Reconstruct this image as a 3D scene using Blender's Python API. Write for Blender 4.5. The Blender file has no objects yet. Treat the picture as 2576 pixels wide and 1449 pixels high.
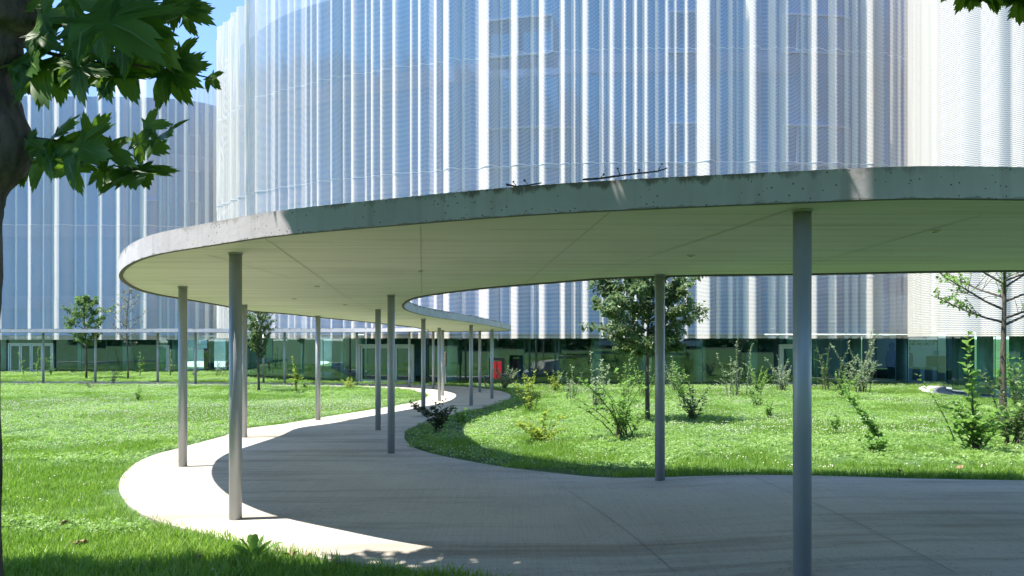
import bpy, math, random
import numpy as np
from mathutils import Vector
from mathutils.geometry import delaunay_2d_cdt

sc = bpy.context.scene
COL = sc.collection
R = math.radians
EYE, F, CX, HY = 1.6, 1800.0, 1288.0, 850.0      # eye height (m); focal length, centre and horizon in 2576 x 1449 pixels
SUN_EL, SUN_AZ = R(66.5), R(9.5)
SUN = Vector((-math.cos(SUN_EL) * math.cos(SUN_AZ), -math.cos(SUN_EL) * math.sin(SUN_AZ), math.sin(SUN_EL)))

# ------------------------------------------------------------------ helpers
def tag(o, label=None, cat=None, group=None, kind=None):
    if label: o['label'] = label
    if cat: o['category'] = cat
    if group: o['group'] = group
    if kind: o['kind'] = kind
    return o

def empty(name, loc, label, cat, group=None):
    o = bpy.data.objects.new(name, None)
    COL.objects.link(o)
    o.location = loc
    o.empty_display_size = 0.2
    return tag(o, label, cat, group)

def origin_of(o):
    v = Vector((0, 0, 0))
    while o is not None:
        v += Vector(o.location)
        o = o.parent
    return v

class MB:
    def __init__(self):
        self.v, self.f, self.m = [], [], []
    def add(self, vs, fs, mi=0):
        b = len(self.v)
        self.v.extend([tuple(p) for p in vs])
        for f in fs:
            self.f.append(tuple(b + i for i in f)); self.m.append(mi)
    def quad(self, a, b, c, d, mi=0):
        self.add([a, b, c, d], [(0, 1, 2, 3)], mi)
    def box(self, c, s, mi=0, ang=0.0):
        ca, sa = math.cos(ang), math.sin(ang)
        vs = []
        for dz in (-.5, .5):
            for dx, dy in ((-.5, -.5), (.5, -.5), (.5, .5), (-.5, .5)):
                x, y = dx * s[0], dy * s[1]
                vs.append((c[0] + x * ca - y * sa, c[1] + x * sa + y * ca, c[2] + dz * s[2]))
        self.add(vs, [(3, 2, 1, 0), (4, 5, 6, 7), (0, 1, 5, 4), (1, 2, 6, 5), (2, 3, 7, 6), (3, 0, 4, 7)], mi)
    def tube(self, pts, rad, n=6, mi=0, caps=True):
        pts = [Vector(p) for p in pts]
        rings = []
        up = Vector((0.13, 0.2, 1)).normalized()
        for i, p in enumerate(pts):
            t = (pts[min(i + 1, len(pts) - 1)] - pts[max(i - 1, 0)])
            if t.length < 1e-9: t = Vector((0, 0, 1))
            t.normalize()
            ref = up if abs(t.dot(up)) < 0.9 else Vector((1, 0.1, 0))
            a = t.cross(ref).normalized(); b = t.cross(a)
            r = rad[i] if hasattr(rad, '__len__') else rad
            rings.append([p + a * (r * math.cos(2 * math.pi * k / n)) + b * (r * math.sin(2 * math.pi * k / n)) for k in range(n)])
        b0 = len(self.v)
        for rg in rings: self.v.extend([tuple(q) for q in rg])
        for i in range(len(rings) - 1):
            for k in range(n):
                k2 = (k + 1) % n
                self.f.append((b0 + i * n + k, b0 + (i + 1) * n + k, b0 + (i + 1) * n + k2, b0 + i * n + k2)); self.m.append(mi)
        if caps:
            self.f.append(tuple(b0 + k for k in range(n))); self.m.append(mi)
            self.f.append(tuple(b0 + (len(rings) - 1) * n + k for k in reversed(range(n)))); self.m.append(mi)
    def cyl(self, x, y, z0, z1, r, n=32, mi=0):
        vs = [(x + r * math.cos(2 * math.pi * k / n), y + r * math.sin(2 * math.pi * k / n), z) for z in (z0, z1) for k in range(n)]
        fs = [(k, (k + 1) % n, n + (k + 1) % n, n + k) for k in range(n)]
        fs += [tuple(reversed(range(n))), tuple(range(n, 2 * n))]
        self.add(vs, fs, mi)
    def build(self, name, mats, parent=None, smooth=False, label=None):
        me = bpy.data.meshes.new(name)
        og = origin_of(parent) if parent is not None else Vector((0, 0, 0))
        me.from_pydata([(v[0] - og.x, v[1] - og.y, v[2] - og.z) for v in self.v], [], self.f)
        if not isinstance(mats, (list, tuple)): mats = [mats]
        for m in mats: me.materials.append(m)
        if len(mats) > 1: me.polygons.foreach_set('material_index', self.m)
        if smooth: me.polygons.foreach_set('use_smooth', [True] * len(me.polygons))
        me.update()
        o = bpy.data.objects.new(name, me)
        COL.objects.link(o)
        if parent is not None: o.parent = parent
        if label: o['label'] = label
        return o

def smoothstep(a, b, x):
    t = min(1, max(0, (x - a) / (b - a)))
    return t * t * (3 - 2 * t)

# ---- ground and canopy height
def base_z(y):
    if y <= 0: return 0.0
    if y <= 27: return -0.02556 * y
    if y <= 52: return -0.690 - 0.0185 * (y - 27)
    return -1.1525
def g(x, y):
    return base_z(y) + 0.13 * smoothstep(0.4, 3.2, x) * (1 - smoothstep(11, 19, y)) * smoothstep(2, 5, y)
def zc(y):                                        # underside of the canopy
    return 2.58 - 0.02556 * min(y, 27.0)

def P(px, py, Y):                                 # picture point at depth Y
    return Vector(((px - CX) / F * Y, Y, EYE + (HY - py) / F * Y))
def hit(px, py, fn, y0=1.0, y1=70):               # where the sight line through a picture point meets a height field
    lo = None
    prev = None
    Y = y0
    while Y < y1:
        d = EYE + (HY - py) / F * Y - fn((px - CX) / F * Y, Y)
        if prev is not None and (d > 0) != (prev > 0):
            a, b = Y - 0.05, Y
            for _ in range(30):
                m = (a + b) / 2
                dm = EYE + (HY - py) / F * m - fn((px - CX) / F * m, m)
                if (dm > 0) == (prev > 0): a = m
                else: b = m
            return P(px, py, (a + b) / 2)
        prev = d
        Y += 0.05
    return P(px, py, y1)
def on_ground(px, py): return hit(px, py, g)

def catmull(pts, n=8, closed=False):
    out = []
    N = len(pts)
    rng_ = range(N if closed else N - 1)
    for i in rng_:
        if closed: p = [pts[(i + k - 1) % N] for k in range(4)]
        else: p = [pts[max(0, i - 1)], pts[i], pts[i + 1], pts[min(N - 1, i + 2)]]
        # centripetal parameters keep unevenly spaced points from overshooting
        t = [0.0]
        for k in range(3):
            t.append(t[-1] + max(1e-4, math.dist(p[k], p[k + 1]) ** 0.5))
        for s in range(n):
            u = t[1] + (t[2] - t[1]) * s / n
            def L(a, b, ta, tb): return [a[j] + (b[j] - a[j]) * (u - ta) / (tb - ta) for j in range(len(a))]
            A1, A2, A3 = L(p[0], p[1], t[0], t[1]), L(p[1], p[2], t[1], t[2]), L(p[2], p[3], t[2], t[3])
            B1, B2 = L(A1, A2, t[0], t[2]), L(A2, A3, t[1], t[3])
            out.append(tuple(L(B1, B2, t[1], t[2])))
    if not closed: out.append(tuple(pts[-1]))
    return out

def resample(poly, step):
    d = [0]
    for a, b in zip(poly, poly[1:]): d.append(d[-1] + math.dist(a, b))
    n = max(2, int(round(d[-1] / step)))
    out, j = [], 0
    for i in range(n + 1):
        s = d[-1] * i / n
        while j < len(d) - 2 and d[j + 1] < s: j += 1
        u = (s - d[j]) / max(1e-9, d[j + 1] - d[j])
        out.append(tuple(poly[j][k] + (poly[j + 1][k] - poly[j][k]) * u for k in range(len(poly[0]))))
    return out

def inside(poly, xs, ys):
    px = np.array([p[0] for p in poly]); py = np.array([p[1] for p in poly])
    res = np.zeros(len(xs), bool)
    n = len(px)
    for i in range(n):
        j = (i - 1) % n
        c = ((py[i] > ys) != (py[j] > ys))
        if not c.any(): continue
        xi = (px[j] - px[i]) * (ys - py[i]) / (py[j] - py[i] + 1e-12) + px[i]
        res ^= c & (xs < xi)
    return res

def sheet(poly, step):                            # triangulated flat region with inner points, as (2-D verts, faces)
    xs = [p[0] for p in poly]; ys = [p[1] for p in poly]
    gx, gy = np.meshgrid(np.arange(min(xs) + step / 3, max(xs), step), np.arange(min(ys) + step / 3, max(ys), step))
    gx, gy = gx.ravel(), gy.ravel()
    m = inside(poly, gx, gy)
    gx, gy = gx[m], gy[m]
    bx, by = np.array(xs), np.array(ys)
    keep = np.array([((bx - x) ** 2 + (by - y) ** 2).min() > (0.3 * step) ** 2 for x, y in zip(gx, gy)], bool)
    vs = [Vector(p[:2]) for p in poly] + [Vector((x, y)) for x, y in zip(gx[keep], gy[keep])]
    n = len(poly)
    r = delaunay_2d_cdt(vs, [(i, (i + 1) % n) for i in range(n)], [], 1, 1e-6, False)
    fs = []
    cen = np.array([[sum(r[0][i].x for i in f) / len(f), sum(r[0][i].y for i in f) / len(f)] for f in r[2]])
    inn = inside(poly, cen[:, 0], cen[:, 1])
    for f, keep_ in zip(r[2], inn):
        if not keep_: continue
        a, b, c = (r[0][i] for i in f[:3])
        fs.append(tuple(f) if (b - a).cross(c - a) > 0 else tuple(reversed(f)))
    return [(v.x, v.y) for v in r[0]], fs

# ------------------------------------------------------------------ materials
def mat(name):
    m = bpy.data.materials.new(name)
    m.use_nodes = True
    nt = m.node_tree
    return m, nt, nt.nodes['Principled BSDF'], nt.nodes['Material Output']
def node(nt, t, **kw):
    n = nt.nodes.new(t)
    for k, v in kw.items():
        if k.startswith('i_'):
            n.inputs[int(k[2:]) if k[2:].isdigit() else k[2:].replace('_', ' ')].default_value = v
        else: setattr(n, k, v)
    return n
def ramp(nt, src, stops):
    r = node(nt, 'ShaderNodeValToRGB')
    el = r.color_ramp.elements
    while len(el) < len(stops): el.new(0.5)
    for e, (p, c) in zip(el, stops):
        e.position = p; e.color = (*c, 1) if len(c) == 3 else c
    nt.links.new(src, r.inputs[0])
    return r.outputs[0]
def coords(nt, scale=(1, 1, 1), kind='Object', rot=(0, 0, 0)):
    t = node(nt, 'ShaderNodeTexCoord')
    mp = node(nt, 'ShaderNodeMapping')
    mp.inputs['Scale'].default_value = scale
    mp.inputs['Rotation'].default_value = rot
    nt.links.new(t.outputs[kind], mp.inputs[0])
    return mp.outputs[0]
def noise(nt, vec, scale, detail=4, rough=0.55):
    n = node(nt, 'ShaderNodeTexNoise')
    n.inputs['Scale'].default_value = scale; n.inputs['Detail'].default_value = detail; n.inputs['Roughness'].default_value = rough
    nt.links.new(vec, n.inputs['Vector'])
    return n.outputs['Fac']
def mixc(nt, fac, a, b, mode='MIX'):
    n = node(nt, 'ShaderNodeMix', data_type='RGBA', blend_type=mode)
    for sock, v in ((0, fac), (6, a), (7, b)):
        if hasattr(v, 'links') or hasattr(v, 'is_linked'): nt.links.new(v, n.inputs[sock])
        else: n.inputs[sock].default_value = v if sock == 0 else ((*v, 1) if len(v) == 3 else v)
    return n.outputs[2]
def math_(nt, op, a, b=0.5, c=None):
    n = node(nt, 'ShaderNodeMath', operation=op)
    for i, v in enumerate((a, b, c)):
        if v is None: continue
        if hasattr(v, 'is_linked'): nt.links.new(v, n.inputs[i])
        else: n.inputs[i].default_value = v
    return n.outputs[0]
def bump(nt, bs, h, strength, dist):
    b = node(nt, 'ShaderNodeBump')
    b.inputs['Strength'].default_value = strength; b.inputs['Distance'].default_value = dist
    nt.links.new(h, b.inputs['Height']); nt.links.new(b.outputs[0], bs.inputs['Normal'])

def plain(name, col, rough=0.6, metal=0.0, var=0.06, scale=6.0):
    m, nt, bs, out = mat(name)
    n = noise(nt, coords(nt), scale, 5)
    c0 = tuple(max(0, c * (1 - var)) for c in col); c1 = tuple(min(1, c * (1 + var)) for c in col)
    nt.links.new(ramp(nt, n, [(0.3, c0), (0.7, c1)]), bs.inputs['Base Color'])
    bs.inputs['Roughness'].default_value = rough; bs.inputs['Metallic'].default_value = metal
    return m

def leaf_mat(name, c0, c1, trans=0.35, tcol=None, rough=0.5, nscale=1.2):
    m, nt, bs, out = mat(name)
    geo = node(nt, 'ShaderNodeNewGeometry')
    big = noise(nt, coords(nt), nscale, 3)
    f = math_(nt, 'ADD', math_(nt, 'MULTIPLY', geo.outputs['Random Per Island'], 0.6), math_(nt, 'MULTIPLY', big, 0.4))
    col = ramp(nt, f, [(0.1, c0), (0.85, c1)])
    nt.links.new(col, bs.inputs['Base Color'])
    bs.inputs['Roughness'].default_value = rough; bs.inputs['Specular IOR Level'].default_value = 0.28
    tr = node(nt, 'ShaderNodeBsdfTranslucent')
    tc = tcol or tuple(min(1, c * 1.8) for c in c1)
    tr.inputs[0].default_value = (*tc, 1)
    mx = node(nt, 'ShaderNodeMixShader'); mx.inputs[0].default_value = trans
    nt.links.new(bs.outputs[0], mx.inputs[1]); nt.links.new(tr.outputs[0], mx.inputs[2]); nt.links.new(mx.outputs[0], out.inputs[0])
    return m

def concrete_fascia():
    m, nt, bs, out = mat('fair_faced_concrete_edge')
    co = coords(nt)
    base = ramp(nt, noise(nt, co, 1.6, 8), [(0.3, (0.44, 0.41, 0.44)), (0.7, (0.58, 0.545, 0.575))])
    streak = ramp(nt, noise(nt, coords(nt, (9, 9, 0.8)), 1.0, 4), [(0.52, (1, 1, 1)), (0.75, (0.72, 0.70, 0.66))])
    c = mixc(nt, 0.7, base, streak, 'MULTIPLY')
    # pits
    v = node(nt, 'ShaderNodeTexVoronoi'); v.inputs['Scale'].default_value = 26
    nt.links.new(co, v.inputs['Vector'])
    gate = math_(nt, 'GREATER_THAN', noise(nt, co, 3.0, 3), 0.50)
    pit = math_(nt, 'MULTIPLY', math_(nt, 'LESS_THAN', v.outputs['Distance'], 0.15), gate)
    c = mixc(nt, pit, c, (0.08, 0.075, 0.07))
    # moss and rust brown blotches along the top arris
    uv = node(nt, 'ShaderNodeUVMap'); sx = node(nt, 'ShaderNodeSeparateXYZ'); nt.links.new(uv.outputs[0], sx.inputs[0])
    top = math_(nt, 'SUBTRACT', sx.outputs[1], math_(nt, 'MULTIPLY', noise(nt, coords(nt, (7, 7, 2.5)), 1.0, 7, 0.72), 1.52))
    blot = math_(nt, 'MULTIPLY', ramp(nt, top, [(0.06, (0, 0, 0)), (0.22, (1, 1, 1))]), ramp(nt, noise(nt, coords(nt, (0.8, 0.8, 0.2)), 1.0, 3), [(0.40, (0.05, 0.05, 0.05)), (0.56, (1, 1, 1))]))
    c = mixc(nt, math_(nt, 'MULTIPLY', blot, 0.8), c, (0.13, 0.10, 0.075))
    low = math_(nt, 'LESS_THAN', math_(nt, 'ADD', sx.outputs[1], math_(nt, 'MULTIPLY', noise(nt, coords(nt, (6, 6, 6)), 1.0, 6, 0.7), 0.5)), 0.27)
    c = mixc(nt, math_(nt, 'MULTIPLY', low, 0.6), c, (0.17, 0.16, 0.14))
    nt.links.new(c, bs.inputs['Base Color']); bs.inputs['Roughness'].default_value = 0.85
    bump(nt, bs, noise(nt, co, 22, 6), 0.25, 0.01)
    return m

def concrete_soffit():
    m, nt, bs, out = mat('boarded_concrete_soffit')
    co = coords(nt)
    base = ramp(nt, noise(nt, co, 0.7, 6), [(0.3, (0.80, 0.765, 0.655)), (0.7, (0.88, 0.845, 0.74))])
    st = ramp(nt, noise(nt, coords(nt, (0.35, 7, 1)), 1.0, 6, 0.65), [(0.30, (0.72, 0.70, 0.66)), (0.52, (1, 1, 1)), (0.80, (0.93, 0.93, 0.9))])
    c = mixc(nt, 0.75, base, st, 'MULTIPLY')
    # joints between the formwork boards, broken in places
    sx = node(nt, 'ShaderNodeSeparateXYZ'); nt.links.new(co, sx.inputs[0])
    fr = math_(nt, 'FRACT', math_(nt, 'MULTIPLY', sx.outputs[1], 1.0 / 0.61))
    ln = math_(nt, 'LESS_THAN', math_(nt, 'ABSOLUTE', math_(nt, 'SUBTRACT', fr, 0.5)), 0.014)
    ln = math_(nt, 'MULTIPLY', ln, math_(nt, 'GREATER_THAN', noise(nt, coords(nt, (0.6, 1.6, 1)), 1.0, 2), 0.47))
    c = mixc(nt, math_(nt, 'MULTIPLY', ln, 0.4), c, (0.22, 0.20, 0.16))
    nt.links.new(c, bs.inputs['Base Color']); bs.inputs['Roughness'].default_value = 0.75
    bump(nt, bs, noise(nt, coords(nt, (2, 40, 1)), 1.0, 4), 0.08, 0.01)
    return m

def concrete_path():
    m, nt, bs, out = mat('broomed_concrete_path')
    co = coords(nt)
    base = ramp(nt, noise(nt, co, 0.55, 8, 0.6), [(0.25, (0.40, 0.365, 0.31)), (0.75, (0.58, 0.53, 0.45))])
    broom = noise(nt, coords(nt, (70, 0.8, 1), rot=(0, 0, R(8))), 1.0, 5, 0.7)
    c = mixc(nt, 0.5, base, ramp(nt, broom, [(0.28, (0.66, 0.65, 0.64)), (0.55, (1, 1, 1)), (0.75, (1.0, 1.0, 1.0))]), 'MULTIPLY')
    # drag marks across the walk and damp brown stains
    drag = ramp(nt, noise(nt, coords(nt, (0.16, 2.0, 1), rot=(0, 0, R(-5))), 1.0, 7, 0.7), [(0.48, (1, 1, 1)), (0.66, (0.52, 0.48, 0.42))])
    c = mixc(nt, 0.85, c, drag, 'MULTIPLY')
    speck = noise(nt, co, 34, 3, 0.8)
    gate = noise(nt, coords(nt, (0.3, 1.3, 1)), 1.0, 4)
    sp = math_(nt, 'MULTIPLY', math_(nt, 'GREATER_THAN', speck, 0.63), math_(nt, 'GREATER_THAN', gate, 0.44))
    c = mixc(nt, math_(nt, 'MULTIPLY', sp, 0.62), c, (0.11, 0.10, 0.09))
    nt.links.new(c, bs.inputs['Base Color']); bs.inputs['Roughness'].default_value = 0.8
    sp2 = ramp(nt, noise(nt, coords(nt, (6, 16, 1)), 1.0, 6, 0.8), [(0.55, (0, 0, 0)), (0.68, (1, 1, 1))])
    g2 = ramp(nt, noise(nt, coords(nt, (0.25, 1.1, 1), rot=(0, 0, R(-6))), 1.0, 3), [(0.45, (0, 0, 0)), (0.62, (0.6, 0.6, 0.6))])
    c = mixc(nt, math_(nt, 'MULTIPLY', sp2, g2), c, (0.17, 0.14, 0.11))
    grain = noise(nt, co, 120, 4, 0.8)
    c = mixc(nt, 0.55, c, ramp(nt, grain, [(0.34, (0.62, 0.62, 0.62)), (0.5, (1, 1, 1)), (0.68, (1.0, 1.0, 1.0))]), 'MULTIPLY')
    nt.links.new(c, bs.inputs['Base Color'])
    bump(nt, bs, broom, 0.25, 0.006)
    return m

def lawn_soil():
    m, nt, bs, out = mat('lawn_floor')
    co = coords(nt)
    a = ramp(nt, noise(nt, co, 9, 8, 0.7), [(0.3, (0.032, 0.075, 0.014)), (0.7, (0.07, 0.15, 0.028))])
    nt.links.new(a, bs.inputs['Base Color']); bs.inputs['Roughness'].default_value = 0.9
    bump(nt, bs, noise(nt, co, 60, 4), 0.6, 0.03)
    return m

def grass_mat(name, c0, c1, c2, trans, tcol):
    m, nt, bs, out = mat(name)
    oi = node(nt, 'ShaderNodeObjectInfo')
    geo = node(nt, 'ShaderNodeNewGeometry')
    sep = node(nt, 'ShaderNodeMapping'); sep.inputs['Scale'].default_value = (0.45, 0.45, 0)
    nt.links.new(geo.outputs['Position'], sep.inputs[0])
    patch = noise(nt, sep.outputs[0], 1.0, 4, 0.6)
    f = math_(nt, 'ADD', math_(nt, 'MULTIPLY', geo.outputs['Random Per Island'], 0.45), math_(nt, 'MULTIPLY', oi.outputs['Random'], 0.25))
    f = math_(nt, 'ADD', f, math_(nt, 'MULTIPLY', math_(nt, 'SUBTRACT', patch, 0.3), 0.75))
    col = ramp(nt, f, [(0.15, c0), (0.55, c1), (0.95, c2)])
    nt.links.new(col, bs.inputs['Base Color']); bs.inputs['Roughness'].default_value = 0.45
    tr = node(nt, 'ShaderNodeBsdfTranslucent')
    nt.links.new(mixc(nt, 1.0, col, tcol, 'MULTIPLY'), tr.inputs[0])
    mx = node(nt, 'ShaderNodeMixShader'); mx.inputs[0].default_value = trans
    nt.links.new(bs.outputs[0], mx.inputs[1]); nt.links.new(tr.outputs[0], mx.inputs[2]); nt.links.new(mx.outputs[0], out.inputs[0])
    return m

def mesh_metal(opening=-0.48, dim=1.0, cap=0.62):
    m, nt, bs, out = mat('white_expanded_metal')
    bs.inputs['Base Color'].default_value = (0.73 * dim, 0.67 * dim, 0.58 * dim, 1)
    bs.inputs['Roughness'].default_value = 0.5; bs.inputs['Metallic'].default_value = 0.0
    # diamond openings of the expanded metal: u runs along the facade, v up
    uv = node(nt, 'ShaderNodeUVMap')
    sx = node(nt, 'ShaderNodeSeparateXYZ'); nt.links.new(uv.outputs[0], sx.inputs[0])
    u = math_(nt, 'MULTIPLY', sx.outputs[0], 2 * math.pi / 0.14)
    v = math_(nt, 'MULTIPLY', sx.outputs[1], 2 * math.pi / 0.068)
    w = math_(nt, 'ADD', math_(nt, 'MULTIPLY', math_(nt, 'SINE', u), 0.9), v)
    s = math_(nt, 'SINE', w)
    big = noise(nt, coords(nt, (1, 1, 0.15)), 1.2, 4)
    at = node(nt, 'ShaderNodeAttribute', attribute_name='side_lift')      # sunlit look put into the openings: diamonds close on left, sun-facing flanks
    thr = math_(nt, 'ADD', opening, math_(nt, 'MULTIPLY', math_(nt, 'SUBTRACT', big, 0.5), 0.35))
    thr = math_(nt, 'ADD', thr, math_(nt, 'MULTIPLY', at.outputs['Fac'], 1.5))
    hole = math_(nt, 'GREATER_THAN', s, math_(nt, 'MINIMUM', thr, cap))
    tr = node(nt, 'ShaderNodeBsdfTransparent')
    mx = node(nt, 'ShaderNodeMixShader')
    nt.links.new(hole, mx.inputs[0]); nt.links.new(bs.outputs[0], mx.inputs[1]); nt.links.new(tr.outputs[0], mx.inputs[2])
    nt.links.new(mx.outputs[0], out.inputs[0])
    return m

def glass_mat(name, tint, refl=1.0):
    m, nt, bs, out = mat(name)
    nt.nodes.remove(bs)
    tr = node(nt, 'ShaderNodeBsdfTransparent'); tr.inputs[0].default_value = (*tint, 1)
    gl = node(nt, 'ShaderNodeBsdfGlossy'); gl.inputs['Roughness'].default_value = 0.012
    gl.inputs[0].default_value = (0.70, 0.85, 0.92, 1)
    fr = node(nt, 'ShaderNodeFresnel'); fr.inputs[0].default_value = 1.65
    fac = math_(nt, 'MINIMUM', math_(nt, 'ADD', math_(nt, 'MULTIPLY', fr.outputs[0], 1.4), 0.07 * refl), 1.0)
    # slight waviness of the panes
    b = node(nt, 'ShaderNodeBump'); b.inputs['Strength'].default_value = 0.02; b.inputs['Distance'].default_value = 0.02
    nt.links.new(noise(nt, coords(nt, (1.5, 1.5, 0.7)), 1.0, 2), b.inputs['Height']); nt.links.new(b.outputs[0], gl.inputs['Normal'])
    mx = node(nt, 'ShaderNodeMixShader')
    nt.links.new(fac, mx.inputs[0]); nt.links.new(tr.outputs[0], mx.inputs[1]); nt.links.new(gl.outputs[0], mx.inputs[2]); nt.links.new(mx.outputs[0], out.inputs[0])
    return m

def upper_glass():
    m, nt, bs, out = mat('blue_curtain_wall_glass')
    n = noise(nt, coords(nt, (0.5, 0.5, 0.25)), 1.0, 3)
    nt.links.new(ramp(nt, n, [(0.3, (0.012, 0.16, 0.45)), (0.7, (0.022, 0.22, 0.56))]), bs.inputs['Base Color'])
    bs.inputs['Roughness'].default_value = 0.12; bs.inputs['Specular IOR Level'].default_value = 0.4
    return m

def bark(name, c0, c1, scale=1.0, plates=False):
    m, nt, bs, out = mat(name)
    n = noise(nt, coords(nt, (9 * scale, 9 * scale, 2.2 * scale)), 1.0, 8, 0.68)
    c = ramp(nt, n, [(0.32, c0), (0.68, c1)])
    if plates:
        c = mixc(nt, math_(nt, 'MULTIPLY', math_(nt, 'GREATER_THAN', noise(nt, coords(nt, (3, 3, 2)), 1.0, 3), 0.58), 0.5), c, (0.20, 0.175, 0.13))
    nt.links.new(c, bs.inputs['Base Color']); bs.inputs['Roughness'].default_value = 0.9
    bump(nt, bs, n, 0.9, 0.03)
    return m

M = {}
M['fascia'] = concrete_fascia(); M['soffit'] = concrete_soffit(); M['path'] = concrete_path()
M['slabtop'] = plain('weathered_concrete_top', (0.33, 0.32, 0.29), 0.9, 0, 0.25, 1.5)
M['seam'] = plain('sealant_joint', (0.60, 0.57, 0.48), 0.9)
M['pathjoint'] = plain('path_joint_filler', (0.20, 0.185, 0.16), 0.9)
M['shadowgap'] = plain('drip_groove', (0.16, 0.15, 0.13), 0.9)
M['column'] = plain('grey_painted_steel', (0.36, 0.375, 0.385), 0.42, 0.25, 0.04, 3)
M['lamp'] = plain('downlight_disc', (0.70, 0.68, 0.60), 0.4, 0.2)
M['lawn'] = lawn_soil()
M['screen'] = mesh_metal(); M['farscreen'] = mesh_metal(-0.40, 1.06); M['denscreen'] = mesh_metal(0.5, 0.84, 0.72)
M['seamstrip'] = plain('white_joint_profile', (0.62, 0.64, 0.66), 0.4, 0.1)
M['upper'] = upper_glass()
M['spandrel'] = plain('pale_slab_edge', (0.07, 0.21, 0.52), 0.6, 0, 0.05, 2)
M['winframe'] = plain('white_window_frame', (0.16, 0.30, 0.56), 0.4)
M['roof'] = plain('grey_roof_membrane', (0.30, 0.31, 0.33), 0.9)
M['glass'] = glass_mat('green_clear_glass', (0.52, 0.80, 0.78))
M['joint'] = plain('dark_glass_joint', (0.10, 0.14, 0.14), 0.4, 0.2)
M['alum'] = plain('pale_aluminium_frame', (0.44, 0.48, 0.44), 0.4, 0.2)
M['intfloor'] = plain('grey_interior_floor', (0.22, 0.25, 0.24), 0.5)
M['intwall'] = plain('dark_interior_wall', (0.20, 0.30, 0.32), 0.7, 0, 0.2, 1)
M['lobbywall'] = plain('warm_grey_lobby_wall', (0.50, 0.46, 0.38), 0.7)
M['intceil'] = plain('interior_ceiling', (0.30, 0.34, 0.35), 0.8)
M['intcol'] = plain('white_interior_column', (0.80, 0.86, 0.80), 0.6)
M['black'] = plain('black_metal', (0.012, 0.012, 0.013), 0.5)
M['red'] = plain('red_enamel', (0.68, 0.03, 0.035), 0.35)
M['letter'] = plain('black_lettering', (0.02, 0.02, 0.02), 0.6)
M['signbrown'] = plain('brown_sign_board', (0.16, 0.07, 0.04), 0.5)
M['signwhite'] = plain('white_sign_print', (0.82, 0.80, 0.76), 0.5)
M['bark'] = bark('plane_tree_bark', (0.020, 0.016, 0.013), (0.17, 0.135, 0.11), 1.9, True)
M['twig'] = bark('young_bark', (0.035, 0.028, 0.022), (0.13, 0.11, 0.085), 2.0)
M['plane'] = leaf_mat('plane_tree_leaf', (0.024, 0.068, 0.014), (0.055, 0.135, 0.024), 0.33, (0.22, 0.42, 0.03), 0.42)
M['vein'] = leaf_mat('leaf_vein', (0.11, 0.19, 0.06), (0.14, 0.23, 0.07), 0.3, (0.2, 0.35, 0.05))
M['grass'] = grass_mat('grass_blade', (0.105, 0.205, 0.022), (0.19, 0.32, 0.05), (0.32, 0.41, 0.13), 0.42, (1.5, 1.65, 0.9))
M['clover'] = grass_mat('clover_leaf', (0.10, 0.20, 0.035), (0.21, 0.345, 0.08), (0.38, 0.47, 0.21), 0.40, (1.4, 1.55, 0.9))
M['flower'] = plain('clover_flower', (0.58, 0.57, 0.44), 0.8, 0, 0.2, 40)
M['dead'] = plain('dry_leaf', (0.33, 0.23, 0.12), 0.8, 0, 0.35, 20)
M['asphalt'] = plain('asphalt', (0.05, 0.05, 0.052), 0.9, 0, 0.2, 8)
M['paving'] = plain('pale_paving', (0.52, 0.52, 0.51), 0.8, 0, 0.06, 2)
M['curtain'] = plain('pale_curtain', (0.24, 0.31, 0.31), 0.9)

# ------------------------------------------------------------------ ground
def build_ground():
    xs = list(np.concatenate([[-1500, -700, -400], np.arange(-220, -40, 20), np.arange(-40, 40, 1.0), np.arange(40, 221, 20), [400, 700, 1500]]))
    ys = list(np.concatenate([[-1500, -700, -400], np.arange(-220, -20, 20), np.arange(-20, 62, 1.0), np.arange(62, 262, 20), [400, 700, 1500]]))
    mb = MB()
    mb.v = [(x, y, g(x, y)) for y in ys for x in xs]
    nx = len(xs)
    mb.f = [(j * nx + i, j * nx + i + 1, (j + 1) * nx + i + 1, (j + 1) * nx + i) for j in range(len(ys) - 1) for i in range(nx - 1)]
    mb.m = [0] * len(mb.f)
    tag(mb.build('ground', M['lawn'], smooth=True), kind='structure')
    mb = MB()
    mb.quad((-120, -16.5, 0.012), (120, -16.5, 0.012), (120, -10.5, 0.012), (-120, -10.5, 0.012))
    tag(mb.build('road', M['asphalt']), kind='structure')
build_ground()

# outer (left / near) and inner (right / far) edges of the walkway, as picture points or depths
LP = [(2576, 501), (2295, 499), (2006, 509), (1509, 530), (1284, 543), (991, 566), (692, 593), (521, 618), (391, 640), (338, 657),
      (308, 676), (299, 696), (312, 713), (347, 731), (391, 742.5), (447, 752), (555, 770), (621, 783), (709, 790), (796, 799), (889, 808),
      (973, 816.5), (1039, 824)]
RP = [(2576, 685), (2290, 688), (2039, 693), (1766, 696), (1531, 703), (1387, 714), (1258, 724), (1115, 740), (1046, 752), (1021, 764.5),
      (1017, 771), (1025, 780), (1060, 791.5), (1115, 801), (1185, 811), (1237, 820)]
cz = lambda x, y: zc(y)
Lw = [tuple(hit(a, b, lambda x, y: 2.58 - 0.02556 * y, 2.0)[:2]) for a, b in LP]
Rw = [tuple(hit(a, b, lambda x, y: 2.58 - 0.02556 * y, 2.0)[:2]) for a, b in RP]
XY = lambda px, Y: ((px - CX) / F * Y, Y)
Lw = [(13, 5.6), (8.5, 4.95), (5.4, 4.6)] + Lw + [XY(1076, 28.4), XY(1066, 30.5), XY(1032, 32.6), XY(976, 34.2), XY(898, 35.6), XY(830, 36.3), XY(716, 36.9), XY(456, 37.8), XY(217, 38.4), XY(0, 38.6), XY(-300, 38.6), XY(-700, 39)]
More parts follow.
